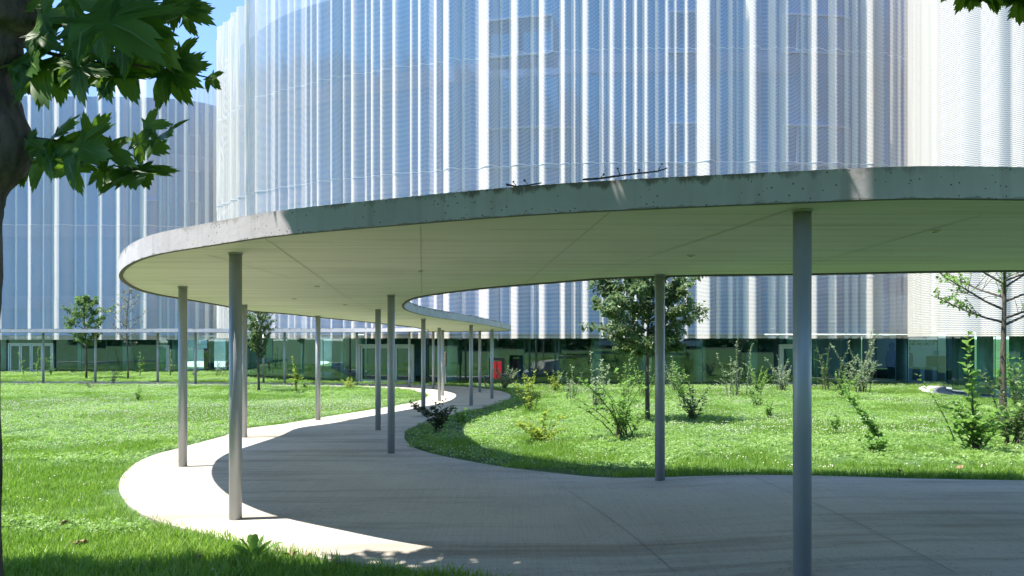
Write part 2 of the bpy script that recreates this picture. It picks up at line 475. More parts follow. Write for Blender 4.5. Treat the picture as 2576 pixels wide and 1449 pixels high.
Rw = [(13, 9.1), (8.6, 8.45)] + Rw + [XY(1268, 25.3), XY(1284, 27.4), XY(1281, 29.6), XY(1254, 32), XY(1200, 34.6), XY(1110, 37.0), XY(1000, 38.4), XY(850, 39.3), XY(700, 39.9), XY(456, 41), XY(217, 41.6), XY(0, 41.8), XY(-300, 41.8), XY(-700, 42.2)]
Ls = resample(catmull(Lw, 10), 0.22)
Rs = resample(catmull(Rw, 10), 0.22)
OUT = Ls + list(reversed(Rs))                      # closed plan of the walkway
def poly_area(p): return 0.5 * sum(a[0] * b[1] - b[0] * a[1] for a, b in zip(p, p[1:] + p[:1]))
if poly_area(OUT) < 0: OUT.reverse()
def offset(poly, d):                               # positive d = inwards for a counter-clockwise outline
    out = []
    n = len(poly)
    for i in range(n):
        a, b = poly[i - 1], poly[(i + 1) % n]
        t = Vector((b[0] - a[0], b[1] - a[1]))
        t.normalize()
        out.append((poly[i][0] - t.y * d, poly[i][1] + t.x * d))
    return out

# path
pv, pf = sheet(OUT, 0.8)
mb = MB()
mb.add([(x, y, g(x, y) + 0.022) for x, y in pv], pf)
n = len(OUT)
for i in range(n):
    a, b = OUT[i], OUT[(i + 1) % n]
    mb.quad((a[0], a[1], g(*a) - 0.1), (b[0], b[1], g(*b) - 0.1), (b[0], b[1], g(*b) + 0.022), (a[0], a[1], g(*a) + 0.022))
path = tag(mb.build('path', M['path']), kind='structure')
def path_joint(pts, w=0.0035):
    q = [on_ground(*p) for p in pts]
    q = [Vector(v) for v in catmull([tuple(v) for v in q], 6)]
    mb = MB()
    for u, v in zip(q, q[1:]):
        t = (v - u).normalized(); s_ = Vector((-t.y, t.x, 0)) * w
        z = 0.0265
        A_ = [(p.x, p.y, g(p.x, p.y) + z) for p in (u - s_, u + s_, v + s_, v - s_)]
        mb.quad(*A_)
    mb.build('expansion_joint', M['pathjoint'], path)
for pts in [[(309, 1240), (520, 1229), (800, 1212), (1060, 1192), (1180, 1168)], [(470, 1128), (700, 1116), (990, 1118)], [(650, 1077), (860, 1072), (1040, 1070)], [(1700, 1449), (1560, 1330), (1430, 1240), (1330, 1176)], [(2400, 1449), (2150, 1320), (1900, 1205)]]:
    path_joint(pts)

# ------------------------------------------------------------------ covered walkway
walk = empty('covered_walkway', (0, 9, g(0, 9)), 'long winding concrete canopy on slim grey columns over the pale curving path', 'covered walkway')
TH = 0.20
mb = MB()
mb.add([(x, y, zc(y) + TH) for x, y in pv], pf, 1)
slab_uv = []
per = 0.0
IN1, IN2 = offset(OUT, 0.045), offset(OUT, 0.07)
for i in range(n):
    j = (i + 1) % n
    a, b = OUT[i], OUT[j]
    mb.quad((a[0], a[1], zc(a[1])), (b[0], b[1], zc(b[1])), (b[0], b[1], zc(b[1]) + TH), (a[0], a[1], zc(a[1]) + TH), 0)
    c, d = IN1[i], IN1[j]
    mb.quad((a[0], a[1], zc(a[1])), (c[0], c[1], zc(c[1])), (d[0], d[1], zc(d[1])), (b[0], b[1], zc(b[1])), 2)
    mb.quad((c[0], c[1], zc(c[1])), (c[0], c[1], zc(c[1]) + 0.02), (d[0], d[1], zc(d[1]) + 0.02), (d[0], d[1], zc(d[1])), 2)
slab = mb.build('roof_slab', [M['fascia'], M['slabtop'], M['shadowgap']], walk)
uvl = slab.data.uv_layers.new(name='UVMap')
acc = {}
for p in slab.data.polygons:
    if p.material_index == 0:
        for k, li in enumerate(p.loop_indices):
            uvl.data[li].uv = (0.0, 0.0 if k < 2 else 1.0)
sv, sf = sheet(IN1, 0.9)
mb = MB()
mb.add([(x, y, zc(y) + 0.02) for x, y in sv], [tuple(reversed(f)) for f in sf])
soffit = mb.build('soffit', M['soffit'], slab)
# straight joints across the soffit (picture points on the underside)
mb = MB()
for (a, b) in [((665, 597), (868, 744)), ((1058, 568), (1061, 742)), ((1533, 533), (1316, 716)), ((2006, 520), (1500, 690)), ((2470, 540), (1960, 686)), ((868, 744), (984, 744.5)), ((868, 744), (940, 783)), ((520, 640), (735, 700))]:
    h2 = lambda x, y: 2.6 - 0.02556 * min(y, 27.0)
    p, q = hit(*a, h2, 2.0), hit(*b, h2, 2.0)
    mb = MB()
    t = (q - p).normalized(); s = Vector((-t.y, t.x, 0)) * 0.005
    for k in range(6):
        u, w = p.lerp(q, k / 6), p.lerp(q, (k + 1) / 6)
        z = lambda v: zc(v.y) + 0.0165
        mb.quad((u.x - s.x, u.y - s.y, z(u)), (u.x + s.x, u.y + s.y, z(u)), (w.x + s.x, w.y + s.y, z(w)), (w.x - s.x, w.y - s.y, z(w)))
    mb.build('soffit_joint', M['seam'], soffit)

# columns: picture x, depth
COLS = [(2018, 4.89), (592.5, 6.93), (1660, 8.75), (460, 10.25), (984, 11.66), (614, 13.9), (951, 15.3), (800, 17.7), (1065, 19.2),
        (1185, 22.9), (1105, 25.2), (1237.5, 26.7), (1113.5, 28.4), (1207, 30.8), (1090, 33.7), (1030, 35.2), (898, 37.2), (716, 38.0),
        (663, 40.3), (492, 38.9), (397, 39.3), (240, 39.6), (109, 39.7), (-60, 39.7), (-240, 39.7)]
for px, Y in COLS:
    x, y = XY(px, Y)
    mb = MB()
    mb.cyl(x, y, g(x, y) + 0.022, zc(y) + 0.0198, 0.06, 40)
    c = mb.build('column', M['column'], walk)
    for p in c.data.polygons: p.use_smooth = len(p.vertices) == 4
    mb = MB(); mb.cyl(x, y, zc(y) + 0.002, zc(y) + 0.0195, 0.068, 32)
    mb.build('column_collar', M['column'], c)
for px, py in [(1057, 681), (1737, 642), (797, 719), (740, 751), (868, 766), (2352, 580)]:
    h2 = lambda x, y: 2.6 - 0.02556 * min(y, 27.0)
    p = hit(px, py, h2, 2.0)
    mb = MB(); mb.cyl(p.x, p.y, p.z - 0.012, p.z - 0.001, 0.04, 24, 0); mb.cyl(p.x, p.y, p.z - 0.0135, p.z - 0.0122, 0.022, 24, 1)
    mb.build('downlight', [M['lamp'], M['black']], walk)

# twigs lying on the slab
def twig(pts, name, label):
    mb = MB()
    w = [P(px, py, Y) for px, py, Y in pts]
    mb.tube(w, [0.008 - 0.004 * i / len(w) for i in range(len(w))], 5)
    rng = random.Random(len(pts))
    for i in range(1, len(w) - 1):
        d = Vector((rng.uniform(-.4, .4), rng.uniform(-.3, .3), rng.uniform(.1, .5))) * 0.12
        mb.tube([w[i], w[i] + d * .6, w[i] + d], [0.004, 0.003, 0.002], 4)
        mb.tube([w[i] + d * .9, w[i] + d * 1.05], [0.008, 0.008], 5)
    tag(mb.build(name, M['twig']), label, 'twig')
twig([(1273, 464, 5.25), (1300, 470, 5.25), (1330, 466, 5.25), (1362, 460, 5.25)], 'fallen_twig', 'short dark twig lying on the canopy rim above the mossy stain')
twig([(1466, 452, 5.1), (1510, 449, 5.1), (1560, 442, 5.1), (1610, 436, 5.1), (1655, 431, 5.1), (1678, 423, 5.1)], 'fallen_twig', 'long thin dry twig with an upturned tip on the canopy rim')

# ------------------------------------------------------------------ buildings
def plan(pts, step=0.06):
    return resample(catmull([XY(px, Y) for px, Y in pts], 14), step)
def normals(poly):
    out = []
    for i in range(len(poly)):
        a, b = poly[max(0, i - 1)], poly[min(len(poly) - 1, i + 1)]
        t = Vector((b[0] - a[0], b[1] - a[1])).normalized()
        out.append(Vector((t.y, -t.x)))           # towards the viewer for plans running left to right
    return out
def shift(poly, d):
    return [(p[0] + q.x * d, p[1] + q.y * d) for p, q in zip(poly, normals(poly))]

def pleats(nsteps, step, rng, wmin, wmax, amp):
    """offset of the folded screen at every step along the facade"""
    out = []
    while len(out) < nsteps + 1:
        w = rng.choice((rng.uniform(wmin, wmax), rng.uniform(wmin, wmin * 1.7)))
        k = max(5, int(w / step))
        sk = rng.choice((rng.uniform(0.30, 0.45), rng.uniform(0.45, 0.64)))
        a = min(amp * rng.uniform(0.8, 1.15) * sk * w, 0.75)   # steep flank on the left, long easy return on the right
        for i in range(k):
            u = i / k
            if u < sk: t = u / sk
            else: t = 1 - ((u - sk) / (1 - sk)) ** 1.25
            out.append(a * (t - 0.10 * math.exp(-((u - sk) / 0.10) ** 2)))
        if rng.random() < 0.18: out.extend([0.0] * int(rng.uniform(0.1, 0.5) / step))
    return out[:nsteps + 1]

def strip(name, poly, z0, z1, m, parent, smooth=True, uv=False, z0s=None):
    mb = MB()
    s = 0.0
    us = [0.0]
    for a, b in zip(poly, poly[1:]):
        s += math.dist(a, b); us.append(s)
    N = len(poly)
    mb.v = [(p[0], p[1], z0) for p in poly] + [(p[0], p[1], z1) for p in poly]
    mb.f = [(i, i + 1, N + i + 1, N + i) for i in range(N - 1)]
    mb.m = [0] * (N - 1)
    o = mb.build(name, m, parent, smooth)
    if uv:
        l = o.data.uv_layers.new(name='UVMap')
        ar = np.zeros((len(o.data.loops), 2), np.float32)
        vi = np.zeros(len(o.data.loops), np.int32); o.data.loops.foreach_get('vertex_index', vi)
        uu = np.array(us + us); zz = np.array([z0] * N + [z1] * N)
        ar[:, 0] = uu[vi]; ar[:, 1] = zz[vi]
        l.data.foreach_set('uv', ar.ravel())
    return o

def band(name, poly, d, z0, z1, th, m, parent):
    """solid band following the plan: front face at offset d, thickness th behind it"""
    f, b = shift(poly, d), shift(poly, d - th)
    mb = MB(); N = len(f)
    mb.v = [(p[0], p[1], z0) for p in f] + [(p[0], p[1], z1) for p in f] + [(p[0], p[1], z0) for p in b] + [(p[0], p[1], z1) for p in b]
    for i in range(N - 1):
        mb.f += [(i, i + 1, N + i + 1, N + i), (N + i, N + i + 1, 3 * N + i + 1, 3 * N + i), (2 * N + i, 3 * N + i, 3 * N + i + 1, 2 * N + i + 1), (i, 2 * N + i, 2 * N + i + 1, i + 1)]
    mb.m = [0] * len(mb.f)
    return mb.build(name, m, parent, False)

SEAMS = (4.75, 10.55, 16.35)
ZB, ZT = 1.56, 22.7
def screens(root, poly, rng, wmin, wmax, amp, zb, zt, seams, m='screen'):
    pr = pleats(len(poly) - 1, 0.06, rng, wmin, wmax, amp)
    lv = [zb] + list(seams) + [zt]
    for k in range(len(lv) - 1):
        nn = normals(poly)
        ph = rng.uniform(0.93, 1.07); sh = rng.uniform(-0.015, 0.015)
        pp = [(p[0] + q.x * (d * ph + sh), p[1] + q.y * (d * ph + sh)) for p, q, d in zip(poly, nn, pr)]
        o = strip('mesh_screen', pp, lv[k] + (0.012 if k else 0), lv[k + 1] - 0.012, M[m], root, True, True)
        lit_side = [min(1.0, max(0.25 * -(pr[min(i + 1, len(pr) - 1)] - pr[max(i - 1, 0)]), pr[min(i + 1, len(pr) - 1)] - pr[max(i - 1, 0)]) / 0.12 / 0.9) ** 1.6 for i in range(len(pp))]  # mostly the sun-facing flanks; their lit brightness is put into the opacity
        lit_side = [min(1.0, v + 0.62 * max(0.0, -q.x)) for v, q in zip(lit_side, nn)]  # stretches facing left close too, adding to their sunlit look
        a_ = o.data.attributes.new('side_lift', 'FLOAT', 'POINT'); a_.data.foreach_set('value', np.array(lit_side + lit_side, np.float32))
        if k < len(lv) - 2:
            q2 = [(p[0] + q.x * (d + 0.006), p[1] + q.y * (d + 0.006)) for p, q, d in zip(poly, nn, pr)]
            strip('joint_strip', q2, lv[k + 1] - 0.014, lv[k + 1] + 0.014, M['seamstrip'], root, True)

def nearest_on(poly, px):
    best = min(range(len(poly)), key=lambda i: abs(CX + F * poly[i][0] / poly[i][1] - px) + (0.0 if True else 0))
    # of the crossings of this sight line take the nearest one
    c = [i for i in range(len(poly)) if abs(CX + F * poly[i][0] / poly[i][1] - px) < 3.5]
    return min(c, key=lambda i: poly[i][1]) if c else best

def window(root, inner, xs, py_top, py_bot, yref=None):
    """framed window standing on the inner facade; xs = picture x of its verticals"""
    idx = [nearest_on(inner, x) for x in xs]
    i0, i1 = min(idx), max(idx)
    seg = inner[i0:i1 + 1]
    Y = sum(p[1] for p in seg) / len(seg)
    z1 = EYE + (HY - py_top) / F * Y; z0 = EYE + (HY - py_bot) / F * Y
    f = shift(inner, 0.06)
    mb = MB()
    def post(i, w):
        n_ = normals(inner)[i]; a = math.atan2(n_.x, -n_.y)
        mb.box((f[i][0], f[i][1], (z0 + z1) / 2), (w, 0.08, z1 - z0), 0, a)
    fr = None
    for i in idx:
        if fr is None:
            post(i, 0.13); fr = mb.build('window', M['winframe'], root)
        else:
            mb = MB()
            n_ = normals(inner)[i]
            mb.box((f[i][0], f[i][1], (z0 + z1) / 2), (0.13, 0.08, z1 - z0), 0, math.atan2(n_.x, -n_.y))
            mb.build('window_post', M['winframe'], fr)
    for z in (z1, z0):
        band('window_rail', seg, 0.12, z - 0.06, z + 0.06, 0.1, M['winframe'], fr)

def glass_front(root, gl, zt, pane, rng, skip=()):
    """ground-floor glazing: one flat pane after another along the plan GL (2-D points)"""
    pts = resample(gl, pane)
    jm = MB()
    for a, b in zip(pts, pts[1:]):
        mid = CX + F * (a[0] + b[0]) / (a[1] + b[1])
        if any(s0 < mid < s1 for s0, s1 in skip): continue
        t = Vector((b[0] - a[0], b[1] - a[1])); L = t.length; t /= L
        nrm = Vector((t.y, -t.x))
        z0a = g(*a) + 0.05
        tl = rng.uniform(-0.004, 0.004); tz = rng.uniform(-0.003, 0.003)
        o1 = nrm * (tl * L / 2)
        A = Vector((a[0], a[1])) + t * 0.012 + o1; B = Vector((b[0], b[1])) - t * 0.012 - o1
        mb = MB()
        up = nrm * tz * 3
        K = 1
        mb.quad((A.x, A.y, z0a), (B.x, B.y, z0a), (B.x + up.x, B.y + up.y, zt), (A.x + up.x, A.y + up.y, zt))
        mb.build('glass_pane', M['glass'], root)
        jo = MB()
        jo.box((a[0] - nrm.x * 0.03, a[1] - nrm.y * 0.03, (z0a + zt) / 2), (0.028, 0.05, zt - z0a), 0, math.atan2(t.y, t.x))
        jo.build('mullion', M['joint'], root)

def door_set(root, xs, py_top, Y, leaves_labels=None):
    """glazed double doors: outer frame and one leaf per interval of xs (picture x), on a straight line in plan; Y = (depth left, depth right)"""
    a, b = Vector(XY(xs[0], Y[0])), Vector(XY(xs[-1], Y[1]))
    t = (b - a); L = t.length; t /= L; ang = math.atan2(t.y, t.x)
    z0 = (g(*a) + g(*b)) / 2 + 0.02
    z1 = EYE + (HY - py_top) / F * (Y[0] + Y[1]) / 2
    fr = [(x - xs[0]) / (xs[-1] - xs[0]) for x in xs]
    dm = MB()
    def at(u, z): p = a + t * (L * u); return (p.x, p.y, z)
    for u in (0, 1): dm.box(at(u, (z0 + z1) / 2), (0.11, 0.14, z1 - z0), 0, ang)
    c = a + t * (L / 2)
    dm.box((c.x, c.y, z1 - 0.05), (L - 0.112, 0.137, 0.10), 0, ang)
    door = dm.build('entrance_door', M['alum'], root)
    zt = 1.75
    for u0, u1 in zip(fr, fr[1:]):
        lm = MB()
        w = L * (u1 - u0) - 0.03
        if u0 == 0: u0 += 0.06 / L
        if u1 == 1: u1 -= 0.06 / L
        w = L * (u1 - u0) - 0.03
        um = (u0 + u1) / 2
        hz0, hz1 = z0 + 0.01, z1 - 0.11
        for s in (-1, 1):
            p = a + t * (L * um + s * (w / 2 - 0.055))
            lm.box((p.x, p.y, (hz0 + hz1) / 2), (0.11, 0.07, hz1 - hz0), 0, ang)
        for zz in (hz0 + 0.06, hz1 - 0.06):
            p = a + t * (L * um)
            lm.box((p.x, p.y, zz), (w - 0.222, 0.066, 0.12), 0, ang)
        lf = lm.build('door_leaf', M['alum'], door)
        gm = MB()
        p0 = a + t * (L * um - w / 2 + 0.11); p1 = a + t * (L * um + w / 2 - 0.11)
        gm.quad((p0.x, p0.y, hz0 + .12), (p1.x, p1.y, hz0 + .12), (p1.x, p1.y, hz1 - .12), (p0.x, p0.y, hz1 - .12))
        gm.build('door_glass', M['glass'], door)
        nx = Vector((t.y, -t.x))
        hp = a + t * (L * um + w / 2 - 0.06) + nx * 0.07
        hm = MB(); hm.cyl(hp.x, hp.y, z0 + 0.95, z0 + 1.25, 0.012, 10)
        hm.build('door_handle', M['alum'], door)
    # transom glass above
    gm = MB()
    gm.quad(at(0, z1 + .01), at(1, z1 + .01), at(1, zt), at(0, zt))
    gm.build('transom_pane', M['glass'], door)

def interior(root, gl, depth, zt, walls=True, gaps=()):
    """floor, ceiling and back wall behind a glass front"""
    gl = resample(gl, 0.8)
    bk = shift(gl, -depth)
    N = len(gl)
    mb = MB()
    fz = [g(*p) + 0.03 for p in gl]
    mb.v = [(p[0], p[1], z) for p, z in zip(shift(gl, -0.08), fz)] + [(p[0], p[1], z) for p, z in zip(bk, fz)]
    mb.f = [(i, i + 1, N + i + 1, N + i) for i in range(N - 1)]; mb.m = [0] * (N - 1)
    mb.build('interior_floor', M['intfloor'], root)
    mb = MB()
    mb.v = [(p[0], p[1], zt) for p in shift(gl, 0.1)] + [(p[0], p[1], zt) for p in bk]
    mb.f = [(i, N + i, N + i + 1, i + 1) for i in range(N - 1)]; mb.m = [0] * (N - 1)
    mb.build('interior_ceiling', M['intceil'], root)
    mb = MB()
    for i in range(N - 1):
        mid = CX + F * (bk[i][0] + bk[i + 1][0]) / (bk[i][1] + bk[i + 1][1])
        if any(a < mid < b for a, b in gaps): continue
        mb.quad((*bk[i], fz[i]), (*bk[i + 1], fz[i + 1]), (*bk[i + 1], zt), (*bk[i], zt))
    mb.build('interior_wall', M['intwall'], root)

def roof_cap(root, poly, depth, z):
    p = resample(poly, 1.5)
    b = shift(p, -depth)
    N = len(p)
    mb = MB()
    mb.v = [(q[0], q[1], z) for q in p] + [(q[0], q[1], z) for q in b] + [(q[0], q[1], ZB + 0.1) for q in b]
    mb.f = [(i, i + 1, N + i + 1, N + i) for i in range(N - 1)] + [(N + i, N + i + 1, 2 * N + i + 1, 2 * N + i) for i in range(N - 1)]
    mb.f += [(0, N, 2 * N)]
    mb.m = [0] * len(mb.f)
    mb.build('roof', M['roof'], root)

def upper(root, poly, d, depth, floors, zroof):
    inner = shift(poly, -d)
    strip('curtain_wall', inner, ZB + 0.25, zroof, M['upper'], root)
    for zf in floors:
        band('slab_edge', inner, 0.012, zf - 0.75, zf + 0.25, 0.2, M['spandrel'], root)
    mb = MB()
    # underside closing the gap between screen and glass
    sp = resample(poly, 0.5); ip = shift(sp, -d); sp = shift(sp, -0.12); N = len(sp)
    mb.v = [(p[0], p[1], ZB + 0.26) for p in sp[:N]] + [(p[0], p[1], ZB + 0.26) for p in ip[:N]]
    mb.f = [(i, N + i, N + i + 1, i + 1) for i in range(N - 1)]; mb.m = [0] * (N - 1)
    mb.build('overhang_soffit', M['intceil'], root)
    roof_cap(root, inner, depth, zroof)
    return inner

# middle building
mid_pts = [(760, 70), (650, 62), (580, 55), (558, 51.5), (556, 50), (560, 48.6), (581, 47.4), (620, 45.4), (675, 43.5), (760, 41.9), (893, 40.2), (1089, 38.5), (1362, 37.1),
           (1509, 36.7), (1799, 36.5), (1964, 36.6), (2130, 36.9), (2254, 37.6), (2310, 38.6), (2345, 40.2), (2360, 42.5)]
midb = empty('mesh_clad_building', (-2, 44, base_z(44)), 'large curved building with pleated white metal mesh lit bright on its folds, behind the canopy', 'building')
rng = random.Random(11)
mpoly = plan(mid_pts)
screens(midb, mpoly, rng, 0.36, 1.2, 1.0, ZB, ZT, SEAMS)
minner = upper(midb, mpoly, 1.1, 9.0, SEAMS, 21.6)
for xs, t1, b1 in [((1682, 1727, 1773), 31, 132), ((1971, 2008, 2053, 2096, 2138), 40, 135), ((1220, 1300, 1386), 46, 140), ((1682, 1727, 1773), 311, 412), ((1971, 2008, 2053, 2096, 2138), 318, 416), ((1220, 1300, 1386), 322, 420), ((1360, 1440), 322, 420)]:
    window(midb, minner, xs, t1, b1)
mgl = [XY(*p) for p in [(600, 53), (640, 49), (700, 46.5), (800, 43.6), (850, 42.5), (905, 41.4), (1045, 40.4), (1120, 39.6), (1362, 38.4), (1600, 37.9), (1800, 37.7), (2000, 37.8), (2130, 38.0), (2260, 38.4), (2372, 39.0), (2420, 39.6)]]
mgls = catmull(mgl, 6)
glass_front(midb, mgls, 1.78, 1.9, random.Random(3), skip=((905, 1045), (1960, 2055)))
door_set(midb, (905, 952, 995, 1040), 866, (41.4, 40.4))
door_set(midb, (1962, 2008, 2054), 866, (37.85, 37.95))
interior(midb, mgls, 7.0, 1.74, gaps=((2180, 2420),))
rr = random.Random(8)
for px, Y in [(870, 44.5), (1142, 41.2), (1240, 41.5), (1500, 40.5), (1625, 40.2), (1760, 40.4), (1890, 40), (2150, 40), (2270, 41.5), (770, 47), (1400, 43.5), (2040, 43)]:
    x, y = XY(px, Y); mb = MB(); mb.cyl(x, y, g(x, y) + 0.032, 1.735, 0.33 if px != 1142 else 0.42, 32)
    mb.build('interior_column', M['intcol'], midb, True)
for px0, px1, Y in [(700, 760, 48.5), (1300, 1345, 41.5), (1680, 1710, 41.2), (1405, 1425, 40.6)]:
    mb = MB(); a, b = XY(px0, Y), XY(px1, Y)
    mb.box(((a[0] + b[0]) / 2, Y, 0.45), (b[0] - a[0], 0.1, 2.5)); mb.build('curtain', M['curtain'], midb)

# the lobby at its right end: pale wall with lettering and mural, dark turnstiles below
LY = 45.0
def lob(px, py): return P(px, py, LY)
mb = MB()
a, b = lob(2170, 840), lob(2440, 840)
mb.box(((a.x + b.x) / 2, LY, 0.7), (b.x - a.x, 0.12, 2.07))
mb.build('lobby_wall', M['lobbywall'], midb)
mb = MB(); mb.box(((a.x + b.x) / 2, LY - 0.35, -0.72), (b.x - a.x, 0.3, 0.75)); mb.build('lobby_counter', M['black'], midb)
for k in range(6):
    p = lob(2218 + k * 30, 940)
    mb = MB(); mb.box((p.x, LY - 1.4, -0.65), (0.28, 0.9, 0.9)); mb.box((p.x, LY - 1.4, -0.187), (0.34, 1.0, 0.025))
    mb.build('turnstile', M['intwall'], midb)
mb = MB(); p = lob(2355, 895); mb.box((lob(2353, 0).x, LY - 0.09, -0.02), (1.15, 0.04, 0.98)); mb.build('lobby_opening', M['black'], midb)
mb = MB(); mb.box((lob(2354, 0).x, LY - 0.085, 0.66), (0.3, 0.04, 0.26), 0); mb.build('exit_sign', M['intwall'], midb)
def text(body, loc, size, m, name, parent, rot=(R(90), 0, 0), align='LEFT', ext=0.008):
    cu = bpy.data.curves.new(name, 'FONT'); cu.body = body; cu.size = size; cu.extrude = ext; cu.align_x = align
    o = bpy.data.objects.new(name, cu)
    o.rotation_euler = rot
    o.location = Vector(loc)
    COL.objects.link(o)
    bpy.context.view_layer.update()
    dg = bpy.context.evaluated_depsgraph_get()
    me = bpy.data.meshes.new_from_object(o.evaluated_get(dg))
    bpy.data.objects.remove(o)
    o = bpy.data.objects.new(name, me); COL.objects.link(o)
    me.materials.clear(); me.materials.append(m)
    o.rotation_euler = rot; o.location = Vector(loc) - (origin_of(parent) if parent else Vector((0, 0, 0))); o.parent = parent
    return o
tl = text('NOBODY IS ALIKE', (lob(2281, 0).x, LY - 0.075, EYE + (HY - 860) / F * LY), 0.235, M['letter'], 'wall_lettering', midb)
tl = text('AND WE LIKE IT', (lob(2281, 0).x, LY - 0.075, EYE + (HY - 868.5) / F * LY), 0.235, M['letter'], 'wall_lettering', midb)
# mural of plain flat figures on the lobby wall
def flat_figure(x, z, h, m):
    mb = MB()
    prof = [(-.20, 0), (-.22, .45), (-.19, .62), (-.07, .68), (-.06, .73), (-.10, .80), (-.10, .90), (-.05, .97), (.05, .97), (.10, .90), (.10, .80), (.06, .73), (.07, .68), (.19, .62), (.22, .45), (.20, 0)]
    N = len(prof)
    vs = [(x + u * h, LY - 0.075, z + v * h) for u, v in prof] + [(x + u * h, LY - 0.061, z + v * h) for u, v in prof]
    mb.add(vs, [tuple(range(N)), tuple(reversed(range(N, 2 * N)))] + [(i, N + i, N + (i + 1) % N, (i + 1) % N) for i in range(N)])
    mb.build('mural_figure', m, midb)
for px, h, c in [(2228, 1.7, (0.30, 0.28, 0.36)), (2252, 1.75, (0.10, 0.09, 0.16)), (2268, 1.5, (0.11, 0.05, 0.12)), (2243, 1.05, (0.42, 0.37, 0.08)), (2262, 1.2, (0.30, 0.10, 0.18))]:
    flat_figure(lob(px + 16, 0).x + rr.uniform(-.05, .05), -0.32, h, plain('mural_paint', c, 0.7))

# hydrant cabinet and sign post by the glass
cab = empty('hydrant_cabinet', on_ground(1250, 985), 'red steel fire cabinet in a black portal frame before the green glass', 'cabinet')
cb = on_ground(1250, 985); Y = 36.2
cb = Vector((*XY(1250, Y), g(*XY(1250, Y)))); cab.location = cb
pz = lambda py: EYE + (HY - py) / F * Y
pxx = lambda px: (px - CX) / F * Y
mb = MB()
mb.box((pxx(1234), Y, (cb.z + pz(900)) / 2), (0.15, 0.2, pz(900) - cb.z)); mb.box((pxx(1265.5), Y, (cb.z + pz(900)) / 2), (0.15, 0.2, pz(900) - cb.z))
mb.box((pxx(1249.75), Y, pz(900) - 0.06), (pxx(1265.5) - pxx(1234) - 0.15, 0.196, 0.12)); mb.build('portal_frame', M['black'], cab)
mb = MB(); mb.box((pxx(1252), Y, (pz(909) + pz(952)) / 2), (pxx(1262) - pxx(1241.5), 0.19, pz(909) - pz(952)))
bx = mb.build('cabinet_box', M['red'], cab)
mb = MB(); mb.box((pxx(1248.5), Y - 0.1, (pz(909) + pz(952)) / 2), (0.014, 0.012, pz(909) - pz(952))); mb.build('door_gap', M['black'], bx)
mb = MB(); mb.cyl(0, 0, 0, 0.03, 0.035, 16)
mb.v = [(pxx(1250) + v[0], Y - 0.1 - v[2], pz(931) + v[1]) for v in mb.v]
mb.build('knob', M['black'], bx)

Ys = 38.2
sx_, sz_ = (1118 - CX) / F * Ys, g((1118 - CX) / F * Ys, Ys)
sp = empty('sign_post', (sx_, Ys, sz_), 'slim post with a narrow brown board of white box symbols by the glass', 'sign')
zz = lambda py: EYE + (HY - py) / F * Ys
mb = MB(); mb.box((sx_ + 0.05, Ys, (sz_ + zz(920)) / 2), (0.09, 0.05, zz(920) - sz_)); mb.build('post', M['alum'], sp)
mb = MB(); mb.box((sx_, Ys - 0.05, (zz(885) + zz(921)) / 2), (0.24, 0.04, zz(885) - zz(921))); bd = mb.build('board', M['signbrown'], sp)
for k in range(5):
    zc_ = zz(888.5 + 7.2 * k); y = Ys - 0.076
    mb = MB()
    for dx, dz, w, h in ((-.045, 0, .02, .09), (.045, 0, .02, .09), (0, -.035, .07, .02), (0, .035, .07, .02)): mb.box((sx_ + dx - 0.015, y, zc_ + dz - 0.02), (w, 0.006, h))
    for s in (-1, 1): mb.tube([(sx_ - 0.015 + s * 0.05, y, zc_ + 0.03), (sx_ - 0.015 + s * 0.085, y, zc_ + 0.075)], 0.009, 4)
    mb.build('symbol', M['signwhite'], bd)

# left building
leftb = empty('mesh_clad_building', (-25, 62, base_z(60)), 'farther blue-grey mesh clad building at the left edge behind the young trees', 'building')
lp_pts = [(-900, 56), (-500, 56), (-200, 56.4), (0, 56.8), (200, 57.0), (340, 57.2), (450, 57.8), (530, 59.0), (590, 61), (660, 65)]
lpoly = plan(lp_pts)
rng = random.Random(5)
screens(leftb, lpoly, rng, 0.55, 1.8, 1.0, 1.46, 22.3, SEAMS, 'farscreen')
linner = upper(leftb, lpoly, 1.1, 5.0, SEAMS, 21.2)
for xs, t1, b1 in [((478, 505), 341, 430), ((360, 405), 505, 590), ((478, 505), 508, 590)]:
    window(leftb, linner, xs, t1, b1)
lgl = [XY(*p) for p in [(-500, 57.0), (-200, 57.4), (0, 57.8), (22, 57.85), (133, 58.0), (300, 58.2), (420, 58.6), (520, 59.6), (585, 61.5), (650, 65)]]
lgls = catmull(lgl, 6)
glass_front(leftb, lgls, 1.7, 2.0, random.Random(4), skip=((22, 133), (396, 424)))
door_set(leftb, (23, 52, 79, 107, 133), 863, (57.85, 58.0))
door_set(leftb, (396, 424), 868, (58.55, 58.65))
interior(leftb, lgls, 5.2, 1.66, gaps=((425, 700),))
for px, Y in [(10, 59.5), (205, 59.8), (318, 60), (412, 60.2), (444, 61), (530, 62.5), (576, 64)]:
    x, y = XY(px, Y); mb = MB(); mb.cyl(x, y, g(x, y) + 0.032, 1.655, 0.30, 28); mb.build('interior_column', M['intcol'] if px not in (530,) else M['joint'], leftb, True)
mb = MB(); x, y = XY(521, 61.5); mb.box((x, y, -0.2), (0.45, 0.3, 1.8)); mb.build('dark_pylon', M['black'], leftb)
